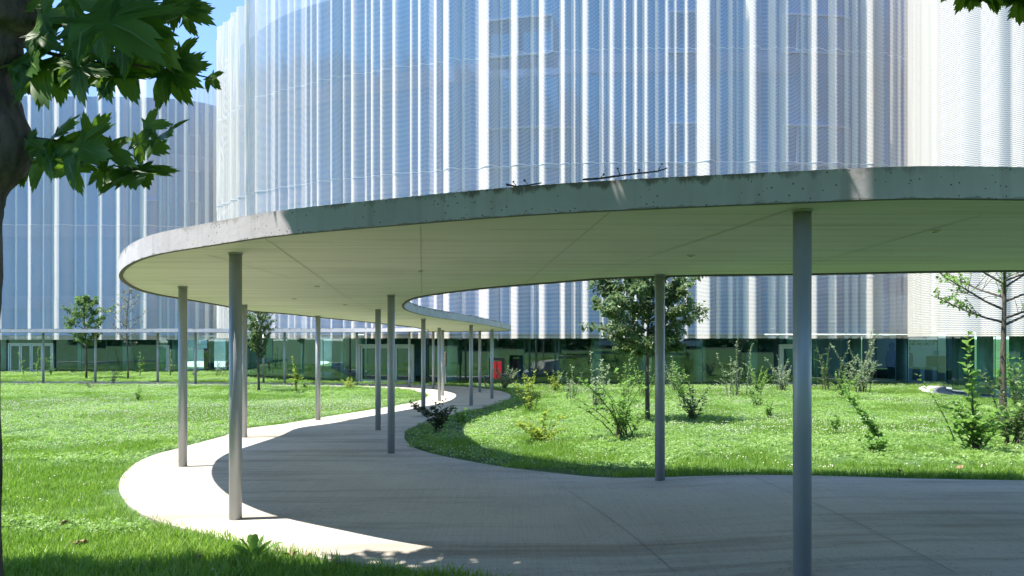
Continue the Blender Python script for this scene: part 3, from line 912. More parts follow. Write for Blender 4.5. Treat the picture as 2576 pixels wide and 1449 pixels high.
# pale courtyard seen through its open back
mb = MB()
ring = catmull([XY(438, 73), XY(470, 67.5), XY(560, 66.8), XY(680, 67), XY(800, 72), XY(800, 86), XY(600, 90), XY(470, 82)], 8, True)
if poly_area(ring) < 0: ring.reverse()
mb.add([(p[0], p[1], g(*p) + 0.03) for p in ring], [tuple(range(len(ring)))])
tag(mb.build('courtyard', M['paving']), kind='structure')
mb = MB(); a, b = XY(380, 84), XY(900, 84); mb.box(((a[0] + b[0]) / 2, 84, 1.0), (b[0] - a[0], 0.4, 4.4)); mb.build('rear_wing', M['intwall'], leftb)
mb = MB(); a, b = XY(590, 54), XY(800, 54); mb.box(((a[0] + b[0]) / 2, 54, 0.3), (b[0] - a[0], 0.2, 2.8)); mb.build('partition', M['intwall'], midb)

# right-hand lobe
rgt = empty('mesh_clad_building', (20, 33, base_z(30)), 'bright sunlit white mesh building lobe at the right edge over curved green glass', 'building')
rpts = [(2340, 37.5), (2306, 34.6), (2292, 32.4), (2291, 31.2), (2298, 29.8), (2330, 28.2), (2400, 26.8), (2480, 25.9), (2576, 25.2), (2720, 24.7), (2900, 24.6), (3200, 25)]
rpoly = plan(rpts)
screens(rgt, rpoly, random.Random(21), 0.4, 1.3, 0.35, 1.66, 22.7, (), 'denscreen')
rin = upper(rgt, rpoly, 1.0, 7.0, SEAMS, 21.6)
rgl = [XY(*p) for p in [(2400, 37.2), (2384, 35), (2378, 33.4), (2384, 31.6), (2408, 30.0), (2450, 28.6), (2512, 27.6), (2600, 26.9), (2720, 26.4), (2900, 26.2), (3150, 26.6)]]
rgls = catmull(rgl, 6)
glass_front(rgt, rgls, 1.82, 1.6, random.Random(6))
interior(rgt, rgls, 5.0, 1.80)
for px, Y in [(2478, 30.3), (2432, 32.5), (2560, 30), (2640, 29.6), (2405, 33.6)]:
    x, y = XY(px, Y); mb = MB(); mb.cyl(x, y, g(x, y) + 0.032, 1.795, 0.30, 28); mb.build('interior_column', M['intcol'], rgt, True)
# pale paving round it
ga = resample(rgls, 0.3); gb = shift(ga, 1.1)
ga = [p for p in ga]
po = ga[6:] ; pb = gb[6:]
mb = MB(); N = len(po)
mb.v = [(p[0], p[1], g(*p) + 0.03) for p in po] + [(p[0], p[1], g(*p) + 0.03) for p in pb]
mb.f = [(i, N + i, N + i + 1, i + 1) for i in range(N - 1)]; mb.m = [0] * len(mb.f)
tag(mb.build('paving', M['paving']), kind='structure')
PAVE = po + list(reversed(pb))

# ------------------------------------------------------------------ plants
def bake(name, V, Fc, mats, parent, midx=None, smooth=False):
    me = bpy.data.meshes.new(name)
    og = np.array(origin_of(parent)) if parent is not None else 0
    V = np.asarray(V, np.float32) - og
    Fc = np.asarray(Fc, np.int32)
    me.vertices.add(len(V)); me.vertices.foreach_set('co', V.astype(np.float32).ravel())
    k = Fc.shape[1]
    me.loops.add(Fc.size); me.loops.foreach_set('vertex_index', Fc.ravel())
    me.polygons.add(len(Fc)); me.polygons.foreach_set('loop_start', np.arange(0, Fc.size, k, dtype=np.int32))
    for m in (mats if isinstance(mats, (list, tuple)) else [mats]): me.materials.append(m)
    if midx is not None: me.polygons.foreach_set('material_index', np.asarray(midx, np.int32))
    me.update(calc_edges=True)
    o = bpy.data.objects.new(name, me); COL.objects.link(o)
    if parent is not None: o.parent = parent
    return o

def leaves(pos, dirs, size, rng, wide=0.36, droop=0.2):
    """folded oval leaves (6 verts, 4 triangles) starting at POS along DIRS"""
    pos = np.asarray(pos, float); d = np.asarray(dirs, float)
    n = len(pos)
    d /= np.linalg.norm(d, axis=1, keepdims=True) + 1e-9
    r = rng.normal(size=(n, 3)) * 0.5 + np.array([0, 0, 1.0])
    s = np.cross(d, r); s /= np.linalg.norm(s, axis=1, keepdims=True) + 1e-9
    up = np.cross(s, d)
    L = (size * rng.uniform(0.6, 1.25, n))[:, None]
    W = L * wide
    base = pos
    m1 = pos + d * L * 0.5 - up * L * 0.02
    tip = pos + d * L + np.array([0, 0, -1]) * L * droop
    side_lift = up * W * 0.35
    l1 = pos + d * L * 0.42 + s * W + side_lift; r1 = pos + d * L * 0.42 - s * W + side_lift
    V = np.stack([base, l1, m1, r1, tip], 1).reshape(-1, 3)
    f = np.array([(0, 2, 1), (0, 3, 2), (1, 2, 4), (2, 3, 4)])
    Fc = (np.arange(n)[:, None, None] * 5 + f[None]).reshape(-1, 3)
    return V, Fc

def shrub(base, height, label, seed, stems=6, lean=(0, 0), spread=0.35, leaf=0.09, dens=1.0, m=None, side=0.5, group='young shrubs on the lawn', bare=0.15, arch=0.0, name='shrub', wide=0.27):
    rng = np.random.default_rng(seed)
    if stems > 4: stems, spread, side, dens, leaf = int(stems * 1.25), spread * 1.5, side * 1.4, dens * 0.66, leaf * 0.9
    root = empty(name, base, label, 'shrub', group)
    mb = MB()
    lp, ld = [], []
    for k in range(stems):
        h = height * (1.0 if k == 0 else rng.uniform(0.45, 0.95))
        a = rng.uniform(0, 2 * math.pi)
        sp = spread * h * (0.25 if k == 0 else rng.uniform(0.35, 1.0))
        dx, dy = math.cos(a) * sp + lean[0] * h, math.sin(a) * sp + lean[1] * h
        pts = []
        N = 9
        j0 = Vector((rng.normal() * 0.07 * height, rng.normal() * 0.07 * height, 0)) if stems > 4 else Vector((0, 0, 0))
        for i in range(N + 1):
            u = i / N
            pts.append(Vector(base) + j0 + Vector((dx * u ** 1.3 + rng.normal() * 0.012 * h * u, dy * u ** 1.3 + rng.normal() * 0.012 * h * u, h * (u - arch * u ** 3 * 0.5) - 0.03)))
        mb.tube(pts, [max(0.0022, 0.010 * height ** 0.5 * (1 - 0.8 * i / N)) for i in range(N + 1)], 5)
        segs = [(pts, bare)]
        ns = int(side * 8)
        for _ in range(ns):
            i = int(rng.integers(2, N)); p = pts[i]
            a2 = rng.uniform(0, 2 * math.pi); ln = h * rng.uniform(0.14, 0.34) * (1.15 - i / N)
            q = [p + Vector((math.cos(a2) * ln * t, math.sin(a2) * ln * t, ln * (0.75 * t - 0.25 * t * t))) for t in (0, .33, .66, 1)]
            mb.tube(q, [0.0045, 0.0035, 0.0028, 0.0018], 4)
            segs.append((q, 0.1))
        for q, b0 in segs:
            tot = sum((q[i + 1] - q[i]).length for i in range(len(q) - 1))
            cnt = max(4, int(tot / (leaf * 0.26) * dens))
            for c in range(cnt):
                u = b0 + (1 - b0) * (c + rng.uniform(0, 1)) / cnt
                f = min(len(q) - 1.001, u * (len(q) - 1)); i = int(f)
                p = q[i].lerp(q[i + 1], f - i); t = (q[i + 1] - q[i]).normalized()
                a3 = c * 2.4 + rng.uniform(-.4, .4)
                o = Vector((math.cos(a3), math.sin(a3), 0.15))
                lp.append(p); ld.append(o * 0.85 + t * 0.6)
    mb.build('stem', M['twig'], root)
    V, Fc = leaves(lp, ld, leaf, rng, wide)
    bake('foliage', V, Fc, m, root)
    return root

def tree(base, h, crown0, rad, label, seed, leaf, m, nb=16, trunk_r=0.05, dens=1.0, shape='oval', sub=6, group=None, lean=(0, 0), bend=0.02, barkm=None, upright=0.6, leafy=lambda p: 1.0, limb_k=0.42):
    rng = np.random.default_rng(seed)
    root = empty('young_tree', base, label, 'tree', group)
    B = Vector(base)
    mb = MB()
    N = 12
    tp = []
    for i in range(N + 1):
        u = i / N
        tp.append(B + Vector((lean[0] * h * u + math.sin(u * 5 + seed) * bend * h * u, lean[1] * h * u + math.cos(u * 4 + seed) * bend * h * u, h * u * 0.97 - 0.04)))
    mb.tube(tp, [trunk_r * (1.15 if i == 0 else (1 - 0.88 * i / N)) for i in range(N + 1)], 10)
    mb.build('trunk', barkm or M['twig'], root, True)
    bm = MB()
    lp, ld = [], []
    def along(q, cnt, b0=0.15):
        for c in range(cnt):
            u = b0 + (1 - b0) * rng.uniform(0, 1) ** 0.8
            f = min(len(q) - 1.001, u * (len(q) - 1)); i = int(f)
            p = q[i].lerp(q[i + 1], f - i)
            if rng.uniform() > leafy(p): continue
            o = Vector(rng.normal(size=3)); o.normalize()
            t = (q[i + 1] - q[i]).normalized()
            lp.append(p + o * leaf * 0.25); ld.append(o * 0.9 + t * 0.5 + Vector((0, 0, -0.15)))
    for k in range(nb):
        u = (k + rng.uniform(0, 1)) / nb
        zf = crown0 + (1 - crown0) * u * 0.96
        f = zf * N; i = min(N - 1, int(f)); p = tp[i].lerp(tp[i + 1], f - i)
        prof = {'oval': math.sin(math.pi * min(1, 0.16 + 0.84 * u)) ** 0.7, 'vase': 0.45 + 0.55 * u if u < .75 else 1.25 * (1.05 - u) + .45, 'cone': 1 - 0.75 * u}[shape]
        ln = rad * prof * rng.uniform(0.7, 1.15)
        a = k * 2.399 + rng.uniform(-.3, .3)
        rise = upright * ln * rng.uniform(0.6, 1.3)
        q = [p + Vector((math.cos(a) * ln * t, math.sin(a) * ln * t, rise * t ** 1.2 + rng.normal() * 0.03 * ln * t)) for t in (0, .25, .5, .75, 1)]
        r0 = trunk_r * limb_k * (1.1 - 0.6 * u)
        bm.tube(q, [r0, r0 * .8, r0 * .6, r0 * .42, r0 * .2], 5)
        for _ in range(sub):
            f2 = rng.uniform(0.7, 3.95); j = int(f2); pp = q[j].lerp(q[j + 1], f2 - j)
            d = Vector(rng.normal(size=3)); d.z = abs(d.z) * 0.7 + upright * 0.3; d += Vector((math.cos(a), math.sin(a), 0)) * 0.7; d.normalize()
            l2 = ln * rng.uniform(0.2, 0.5)
            q2 = [pp, pp + d * l2 * .5 + Vector((0, 0, 0.02)), pp + d * l2]
            bm.tube(q2, [r0 * .32, r0 * .22, r0 * .1], 4)
            along(q2, int(14 * dens))
        along(q, int(16 * dens), 0.3)
    bm.build('branches', M['twig'], root)
    if lp:
        V, Fc = leaves(lp, ld, leaf, rng, 0.38)
        bake('crown', V, Fc, m, root)
    return root

LM = {
    'maple': leaf_mat('fresh_maple_leaf', (0.05, 0.11, 0.025), (0.12, 0.20, 0.055), 0.35),
    'grey': leaf_mat('sparse_grey_leaf', (0.10, 0.12, 0.085), (0.20, 0.21, 0.15), 0.3),
    'dark': leaf_mat('dark_glossy_leaf', (0.05, 0.105, 0.028), (0.125, 0.195, 0.06), 0.25, rough=0.32),
    'ash': leaf_mat('deep_green_leaf', (0.05, 0.10, 0.03), (0.14, 0.20, 0.085), 0.28, rough=0.32),
    'lime': leaf_mat('yellow_green_leaf', (0.12, 0.20, 0.02), (0.27, 0.34, 0.05), 0.4),
    'mid': leaf_mat('mid_green_leaf', (0.07, 0.17, 0.025), (0.17, 0.30, 0.06), 0.38),
    'silver': leaf_mat('silvery_green_leaf', (0.12, 0.19, 0.09), (0.27, 0.34, 0.20), 0.3),
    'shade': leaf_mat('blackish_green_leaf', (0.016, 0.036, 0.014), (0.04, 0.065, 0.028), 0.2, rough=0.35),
}
def bp(px, Y):
    x, y = XY(px, Y); return (x, y, g(x, y))
def gp(px, py): return tuple(on_ground(px, py))

TG = 'young trees on the campus lawn'
tree(bp(217, 46.5), 5.6, 0.36, 1.35, 'leafy young maple with a bright green crown beyond the far canopy arm', 1, 0.17, LM['maple'], nb=20, trunk_r=0.07, dens=1.25, shape='oval', sub=7, group=TG, upright=0.75)
tree(bp(322, 45.5), 6.1, 0.36, 1.15, 'half bare young tree with thin grey foliage beyond the far canopy arm', 2, 0.10, LM['grey'], nb=20, trunk_r=0.055, dens=0.42, shape='oval', sub=6, group=TG, upright=0.6)
tree(bp(651, 31.2), 3.75, 0.40, 0.92, 'small vase shaped dark green tree on the left lawn behind the columns', 3, 0.085, LM['dark'], nb=30, trunk_r=0.06, dens=1.1, shape='vase', sub=9, group=TG, upright=1.35)
tree(bp(1629, 17.4), 4.0, 0.40, 1.38, 'dense round crowned tree behind the slim column on the right lawn', 4, 0.115, LM['ash'], nb=32, trunk_r=0.062, dens=2.1, shape='oval', sub=11, group=TG, bend=0.01, upright=0.45)
tree(bp(2524, 15.0), 4.6, 0.48, 2.0, 'nearly bare young tree with a mossy trunk and few pale leaves at the right edge', 5, 0.085, LM['mid'], nb=22, trunk_r=0.082, limb_k=0.33, dens=0.9, shape='oval', sub=14, group=TG, bend=0.012, upright=0.75, barkm=bark('mossy_bark', (0.03, 0.028, 0.02), (0.15, 0.12, 0.08), 2.0), leafy=lambda p: 0.9 if p.x < XY(2440, p.y)[0] else 0.16)

S = shrub
S(gp(1332, 1037), 1.22, 'yellow green shrub on the grass at the bend of the path', 31, 7, (0.0, 0), 0.35, 0.10, 1.1, LM['lime'])
S(gp(1566, 1104), 1.55, 'tall loose bush with arching pale stems left of the slim column', 32, 15, (-0.22, 0), 0.62, 0.115, 0.6, LM['mid'], arch=0.3, bare=0.25)
S(gp(1500, 1035), 1.75, 'pale green upright bush behind the arching bush', 33, 9, (0.05, 0), 0.28, 0.10, 0.9, LM['silver'])
S(gp(1572, 1020), 1.7, 'tall wispy green shrub just left of the round crowned tree', 43, 6, (0.1, 0), 0.3, 0.10, 0.8, LM['mid'])
S(gp(1367, 1113), 0.62, 'low sprawling yellowish bush in the lawn before the bend', 34, 9, (-0.15, 0), 0.95, 0.11, 0.9, LM['lime'])
S(gp(1738, 1060), 0.95, 'small dark bush with a leaning top right of the slim column', 35, 8, (0.05, 0), 0.55, 0.10, 1.0, LM['dark'])
S(gp(1722, 1020), 1.45, 'leafy green shrub leaning left behind the slim column', 36, 7, (-0.22, 0), 0.3, 0.10, 0.9, LM['mid'])
S(gp(1852, 997), 2.25, 'tall spiky grey green shrub in front of the parked car reflections', 37, 7, (0.02, 0), 0.2, 0.10, 1.0, LM['silver'])
S(gp(1905, 990), 1.3, 'bushy pale shrub low before the glass left of the right column', 38, 10, (0, 0), 0.6, 0.09, 1.0, LM['mid'])
S(gp(1968, 985), 1.65, 'silvery rounded shrub close to the glass door on the right', 39, 12, (0, 0), 0.42, 0.09, 1.1, LM['silver'])
S(gp(2083, 985), 2.1, 'dark upright shrub just right of the big foreground column', 40, 9, (0.05, 0), 0.28, 0.10, 1.1, LM['dark'])
S(gp(2168, 990), 2.75, 'tallest pointed shrub with side sprays before the dark lobby', 41, 12, (0.0, 0), 0.34, 0.10, 1.1, LM['silver'])
S(gp(2120, 1000), 1.15, 'broad low green shrub between the column and the lobby', 44, 10, (0, 0), 0.6, 0.10, 1.0, LM['mid'])
S(gp(2228, 1137), 1.0, 'dark leafy sapling leaning left on the open right lawn', 42, 3, (-0.55, 0.25), 0.16, 0.11, 1.15, LM['mid'], side=0.6)
S(gp(2205, 1142), 0.36, 'small clump of leaves at the foot of the leaning sapling', 45, 5, (-0.3, 0), 0.7, 0.11, 1.0, LM['mid'])
S(gp(2100, 1098), 0.40, 'tiny sprig with a bare forked stem on the right lawn', 46, 3, (0, 0), 0.4, 0.08, 1.0, LM['mid'], bare=0.6)
S(gp(2455, 1140), 1.83, 'tall single stemmed plant with big bright leaves near the right edge', 47, 2, (-0.08, 0), 0.1, 0.15, 0.8, LM['mid'], side=0.25, wide=0.30)
S(gp(2450, 1140), 0.95, 'dense leafy bush at the foot of the tall stemmed plant', 48, 9, (0.05, 0), 0.5, 0.14, 1.1, LM['mid'])
S(gp(2545, 1125), 1.35, 'glossy dark bush around the mossy trunk at the right edge', 49, 10, (0.12, 0), 0.42, 0.12, 1.1, LM['dark'])
S(gp(2405, 1118), 1.22, 'thin curving sapling with few leaves bending left before the paving', 50, 1, (-0.55, 0), 0.1, 0.13, 0.5, LM['mid'], side=0.1, bare=0.2)
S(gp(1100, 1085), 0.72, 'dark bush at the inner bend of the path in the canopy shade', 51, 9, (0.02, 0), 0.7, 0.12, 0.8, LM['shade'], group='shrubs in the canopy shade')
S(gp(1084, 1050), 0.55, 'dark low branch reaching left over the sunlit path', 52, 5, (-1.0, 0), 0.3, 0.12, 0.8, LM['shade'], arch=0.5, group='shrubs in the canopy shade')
S(gp(1158, 1068), 0.42, 'small green bush right of the dark bush at the path bend', 53, 6, (0.1, 0), 0.7, 0.11, 0.9, LM['mid'], group='shrubs in the canopy shade')
S(bp(1268, 33.5), 1.15, 'silvery shrub in front of the red fire cabinet', 54, 12, (0.15, 0), 0.6, 0.10, 1.0, LM['silver'])
S(bp(1225, 33.2), 1.1, 'thin pale branches leaning left beside the red cabinet', 55, 3, (-0.35, 0), 0.3, 0.10, 0.8, LM['silver'])
S(gp(1440, 1010), 1.35, 'thin pale bush with upright shoots left of the pale upright bush', 81, 6, (0.0, 0), 0.3, 0.09, 0.8, LM['silver'])
S(gp(1620, 1000), 1.5, 'feathery green shrub behind the trunk of the round crowned tree', 82, 7, (0.0, 0), 0.35, 0.09, 0.8, LM['mid'])
S(gp(1700, 985), 1.6, 'grey green shrub close to the glass right of the slim column', 83, 8, (0.0, 0), 0.35, 0.09, 0.9, LM['silver'])
S(gp(1935, 1052), 0.55, 'sparse low weed alone on the lawn left of the big column', 84, 5, (0.1, 0), 0.5, 0.09, 0.8, LM['mid'])
S(gp(1905, 1025), 0.75, 'faint green tuft of shoots on the lawn below the spiky shrub', 85, 6, (0.0, 0), 0.5, 0.09, 0.7, LM['mid'])
S(gp(1400, 985), 1.0, 'low yellow shrub near the glass right of the red cabinet', 86, 8, (0.0, 0), 0.5, 0.09, 0.8, LM['lime'])
S(gp(2565, 1060), 1.7, 'tall green shoots rising behind the glossy bush at the right edge', 87, 6, (-0.1, 0), 0.3, 0.12, 0.9, LM['mid'])
LG = 'small plants on the left lawn'
S(gp(349, 1012), 0.62, 'small green sprig alone in the middle of the left lawn', 61, 4, (0, 0), 0.35, 0.09, 0.9, LM['mid'], group=LG)
S(gp(228, 980), 0.45, 'very low grey weed in the left lawn near the far path', 62, 5, (0, 0), 0.7, 0.08, 0.7, LM['grey'], group=LG)
S(gp(284, 966), 0.95, 'branching pale shrub between the maple and the half bare tree', 63, 6, (0, 0), 0.45, 0.09, 0.8, LM['silver'], group=LG)
S(bp(60, 51), 1.75, 'thin leaning weed before the left glass doors', 64, 2, (-0.25, 0), 0.1, 0.10, 0.9, LM['mid'], group=LG)
S(bp(95, 51), 2.1, 'tall thin straight weed before the left glass doors', 65, 2, (0, 0), 0.08, 0.10, 1.0, LM['mid'], group=LG)
S(bp(128, 51), 1.6, 'shorter weed with a bushy foot right of the left glass doors', 66, 4, (0, 0), 0.25, 0.10, 0.9, LM['mid'], group=LG)
S(bp(352, 50), 1.75, 'slender shrub right beside the half bare tree trunk', 67, 4, (0.05, 0), 0.25, 0.09, 0.9, LM['mid'], group=LG)
S(bp(428, 50), 1.9, 'narrow pale upright shrub before the pale courtyard stripe', 68, 4, (0.05, 0), 0.2, 0.09, 0.9, LM['silver'], group=LG)
S(bp(486, 51), 1.35, 'small fluffy shrub just right of the sunlit column on the left', 69, 6, (0.05, 0), 0.4, 0.09, 0.8, LM['silver'], group=LG)
S(bp(548, 50), 1.9, 'forked pale shrub left of the nearest lit column', 70, 5, (0.12, 0), 0.35, 0.09, 0.9, LM['silver'], group=LG)
S(gp(745, 990), 1.6, 'thin yellow green sapling right of the vase shaped tree', 71, 4, (-0.12, 0), 0.25, 0.10, 0.9, LM['lime'], group=LG)
S(gp(880, 978), 0.6, 'low yellowish weeds on the lawn edge before the entrance doors', 72, 8, (0, 0), 1.1, 0.09, 0.9, LM['lime'], group=LG)
S(gp(765, 975), 0.5, 'low bright tuft of weeds beside the yellow green sapling', 73, 6, (0, 0), 0.9, 0.09, 0.8, LM['mid'], group=LG)

# dock plant in the foreground
def dock():
    b = Vector(gp(640, 1408))
    root = empty('dock_plant', b, 'broad leaved dock plant standing at the grass edge of the sunlit path', 'plant')
    mb = MB()
    for k, (dx, dy, h, w) in enumerate([(-.19, .02, .13, .05), (-.12, .0, .20, .05), (-.05, .03, .23, .05), (.01, -.02, .25, .055), (.07, .02, .22, .05), (.15, -.02, .19, .06), (.23, .0, .17, .06), (.05, -.08, .14, .05), (-.09, -.07, .12, .05)]):
        N = 8
        t = Vector((dx, dy, 0)); s = Vector((-dy, dx, 0)); s = (s.normalized() if s.length > 1e-4 else Vector((0, 1, 0))) * 0.35 + Vector((0.6, -0.5, 0.25)) * (1 if k % 2 else -1); s.normalize()
        rows = []
        for i in range(N + 1):
            u = i / N
            c = b + t * u * 0.95 + Vector((0, 0, 0.8 * h * (1.35 * u - 0.30 * u * u * u) - 0.01))
            ww = w * (0.12 + 0.55 * math.sin(math.pi * u ** 1.7)) * (1 + 0.2 * (i % 2)) * (1 if u < 0.95 else 0.3)
            rows.append((c - s * ww + Vector((0, 0, .012)), c, c + s * ww + Vector((0, 0, .012))))
        for r0, r1 in zip(rows, rows[1:]):
            mb.add([r0[0], r0[1], r1[1], r1[0]], [(0, 1, 2, 3)]); mb.add([r0[1], r0[2], r1[2], r1[1]], [(0, 1, 2, 3)])
    mb.build('leaves', LM['mid'], root, True)
    mb = MB(); mb.tube([b + Vector((0, 0, -0.03)), b + Vector((0, 0, 0.05))], [0.015, 0.008], 6); mb.build('stem', LM['mid'], root)
dock()

# dry fallen leaves
def dry_leaf(px, py, size, label, seed):
    rng = random.Random(seed)
    b = Vector(gp(px, py)) + Vector((0, 0, 0.05 if py < 1420 else 0.05))
    mb = MB()
    N = 9
    ring = []
    for k in range(N):
        a = 2 * math.pi * k / N
        r = size * (0.5 + 0.5 * (k % 2)) * rng.uniform(0.8, 1.2)
        ring.append(b + Vector((math.cos(a) * r, math.sin(a) * r * 0.8, rng.uniform(0.0, 0.7) * size)))
    mb.add([b + Vector((0, 0, -0.01))] + ring, [(0, 1 + k, 1 + (k + 1) % N) for k in range(N)])
    tag(mb.build('fallen_leaf', M['dead']), label, 'leaf', 'dry leaves on the grass')
dry_leaf(160, 1332, 0.06, 'curled brown leaf on the sunlit grass at lower left', 1)
dry_leaf(203, 1384, 0.07, 'dark dry leaf in the shaded grass at lower left', 2)
dry_leaf(735, 1412, 0.07, 'dark brown leaf at the grass edge right of the dock plant', 3)
dry_leaf(778, 1414, 0.05, 'small orange leaf in the grass beside the shaded path edge', 4)
dry_leaf(2416, 1190, 0.07, 'tan curled leaf on the right lawn near the path', 5)
dry_leaf(2264, 1196, 0.05, 'small pale leaf on the lawn below the leaning sapling', 6)
dry_leaf(500, 1418, 0.05, 'little brown leaf in shaded grass left of the dock plant', 7)

# ------------------------------------------------------------------ the plane tree beside the camera
def plane_leaf(rng, detail=True):
    """outline of a lobed leaf in its own plane: base at the origin, tip towards +y, about one unit long"""
    lob = [(-128, .40), (-100, .52), (-72, .72), (-52, .62), (-38, .82), (-30, .80), (-17, .50), (-10, .78), (0, 1.0), (10, .78), (17, .50), (30, .80), (38, .82), (52, .62), (72, .72), (100, .52), (128, .40)]
    lobes = [(-118, .42), (-62, .80), (0, 1.02), (62, .80), (118, .42)]
    pts = []
    for i, (a, r) in enumerate(lobes):
        r *= rng.uniform(0.9, 1.1); a += rng.uniform(-5, 5)
        h = 21 if abs(a) < 90 else 14
        pts += [(a - h, r * 0.60), (a - h * .62, r * 0.80), (a - h * .50, r * 0.70), (a - h * .28, r * 0.90), (a - h * .2, r * .83), (a, r), (a + h * .2, r * .83), (a + h * .28, r * .90), (a + h * .50, r * .70), (a + h * .62, r * .80), (a + h, r * .60)]
        if i < 4: pts.append(((a + lobes[i + 1][0]) / 2, 0.40 if i in (1, 2) else 0.34))
    return [(math.sin(R(a)) * r, math.cos(R(a)) * r + 0.0) for a, r in pts], lobes

def plain_lobes(rng):
    return [(math.sin(R(a)) * r, math.cos(R(a)) * r) for a, r in [(-125, .36), (-92, .36), (-62, .8), (-34, .42), (0, 1.0), (34, .42), (62, .8), (92, .36), (125, .36)]], []

class LeafBag:
    def __init__(self, seed): self.V, self.F, self.mi, self.rng = [], [], [], random.Random(seed)
    def add(self, base, tipdir, normal, size, veins=True, curl=0.18, simple=False):
        base = Vector(base); t = Vector(tipdir).normalized(); nn = Vector(normal); nn = (nn - t * nn.dot(t)).normalized(); s = t.cross(nn)
        out, lobes = plain_lobes(self.rng) if simple else plane_leaf(self.rng)
        c1, c2 = self.rng.uniform(-.1, curl), self.rng.uniform(0.02, curl)
        def pt(x, y, lift=0.0):
            z = -c1 * y * abs(y) - c2 * x * x * 1.2 + 0.05 * math.sin(5 * x + 3 * y) - 0.04 * math.cos(9 * x)
            return tuple(base + s * (x * size) + t * (y * size) + nn * (z * size + lift))
        b = len(self.V)
        self.V.append(pt(0, 0.12)); self.V.extend(pt(x, y) for x, y in out)
        N = len(out)
        for i in range(N):
            self.F.append((b, b + 1 + i, b + 1 + (i + 1) % N)); self.mi.append(0)
        if veins:
            for a, r in lobes:
                d = (math.sin(R(a)), math.cos(R(a))); p = (-d[1], d[0])
                for sg in (1, -1):
                    b = len(self.V); lift = sg * 0.0022
                    self.V.extend([pt(p[0] * .012, p[1] * .012 + .0, lift), pt(-p[0] * .012, -p[1] * .012, lift), pt(d[0] * r * .5, d[1] * r * .5, lift), pt(d[0] * r * .88, d[1] * r * .88, lift)])
                    self.V.extend([pt(d[0] * r * .5 + p[0] * .010, d[1] * r * .5 + p[1] * .010, lift), pt(d[0] * r * .5 - p[0] * .010, d[1] * r * .5 - p[1] * .010, lift)])
                    self.F += [(b, b + 1, b + 4), (b + 1, b + 5, b + 4), (b + 4, b + 5, b + 3)]; self.mi += [1, 1, 1]

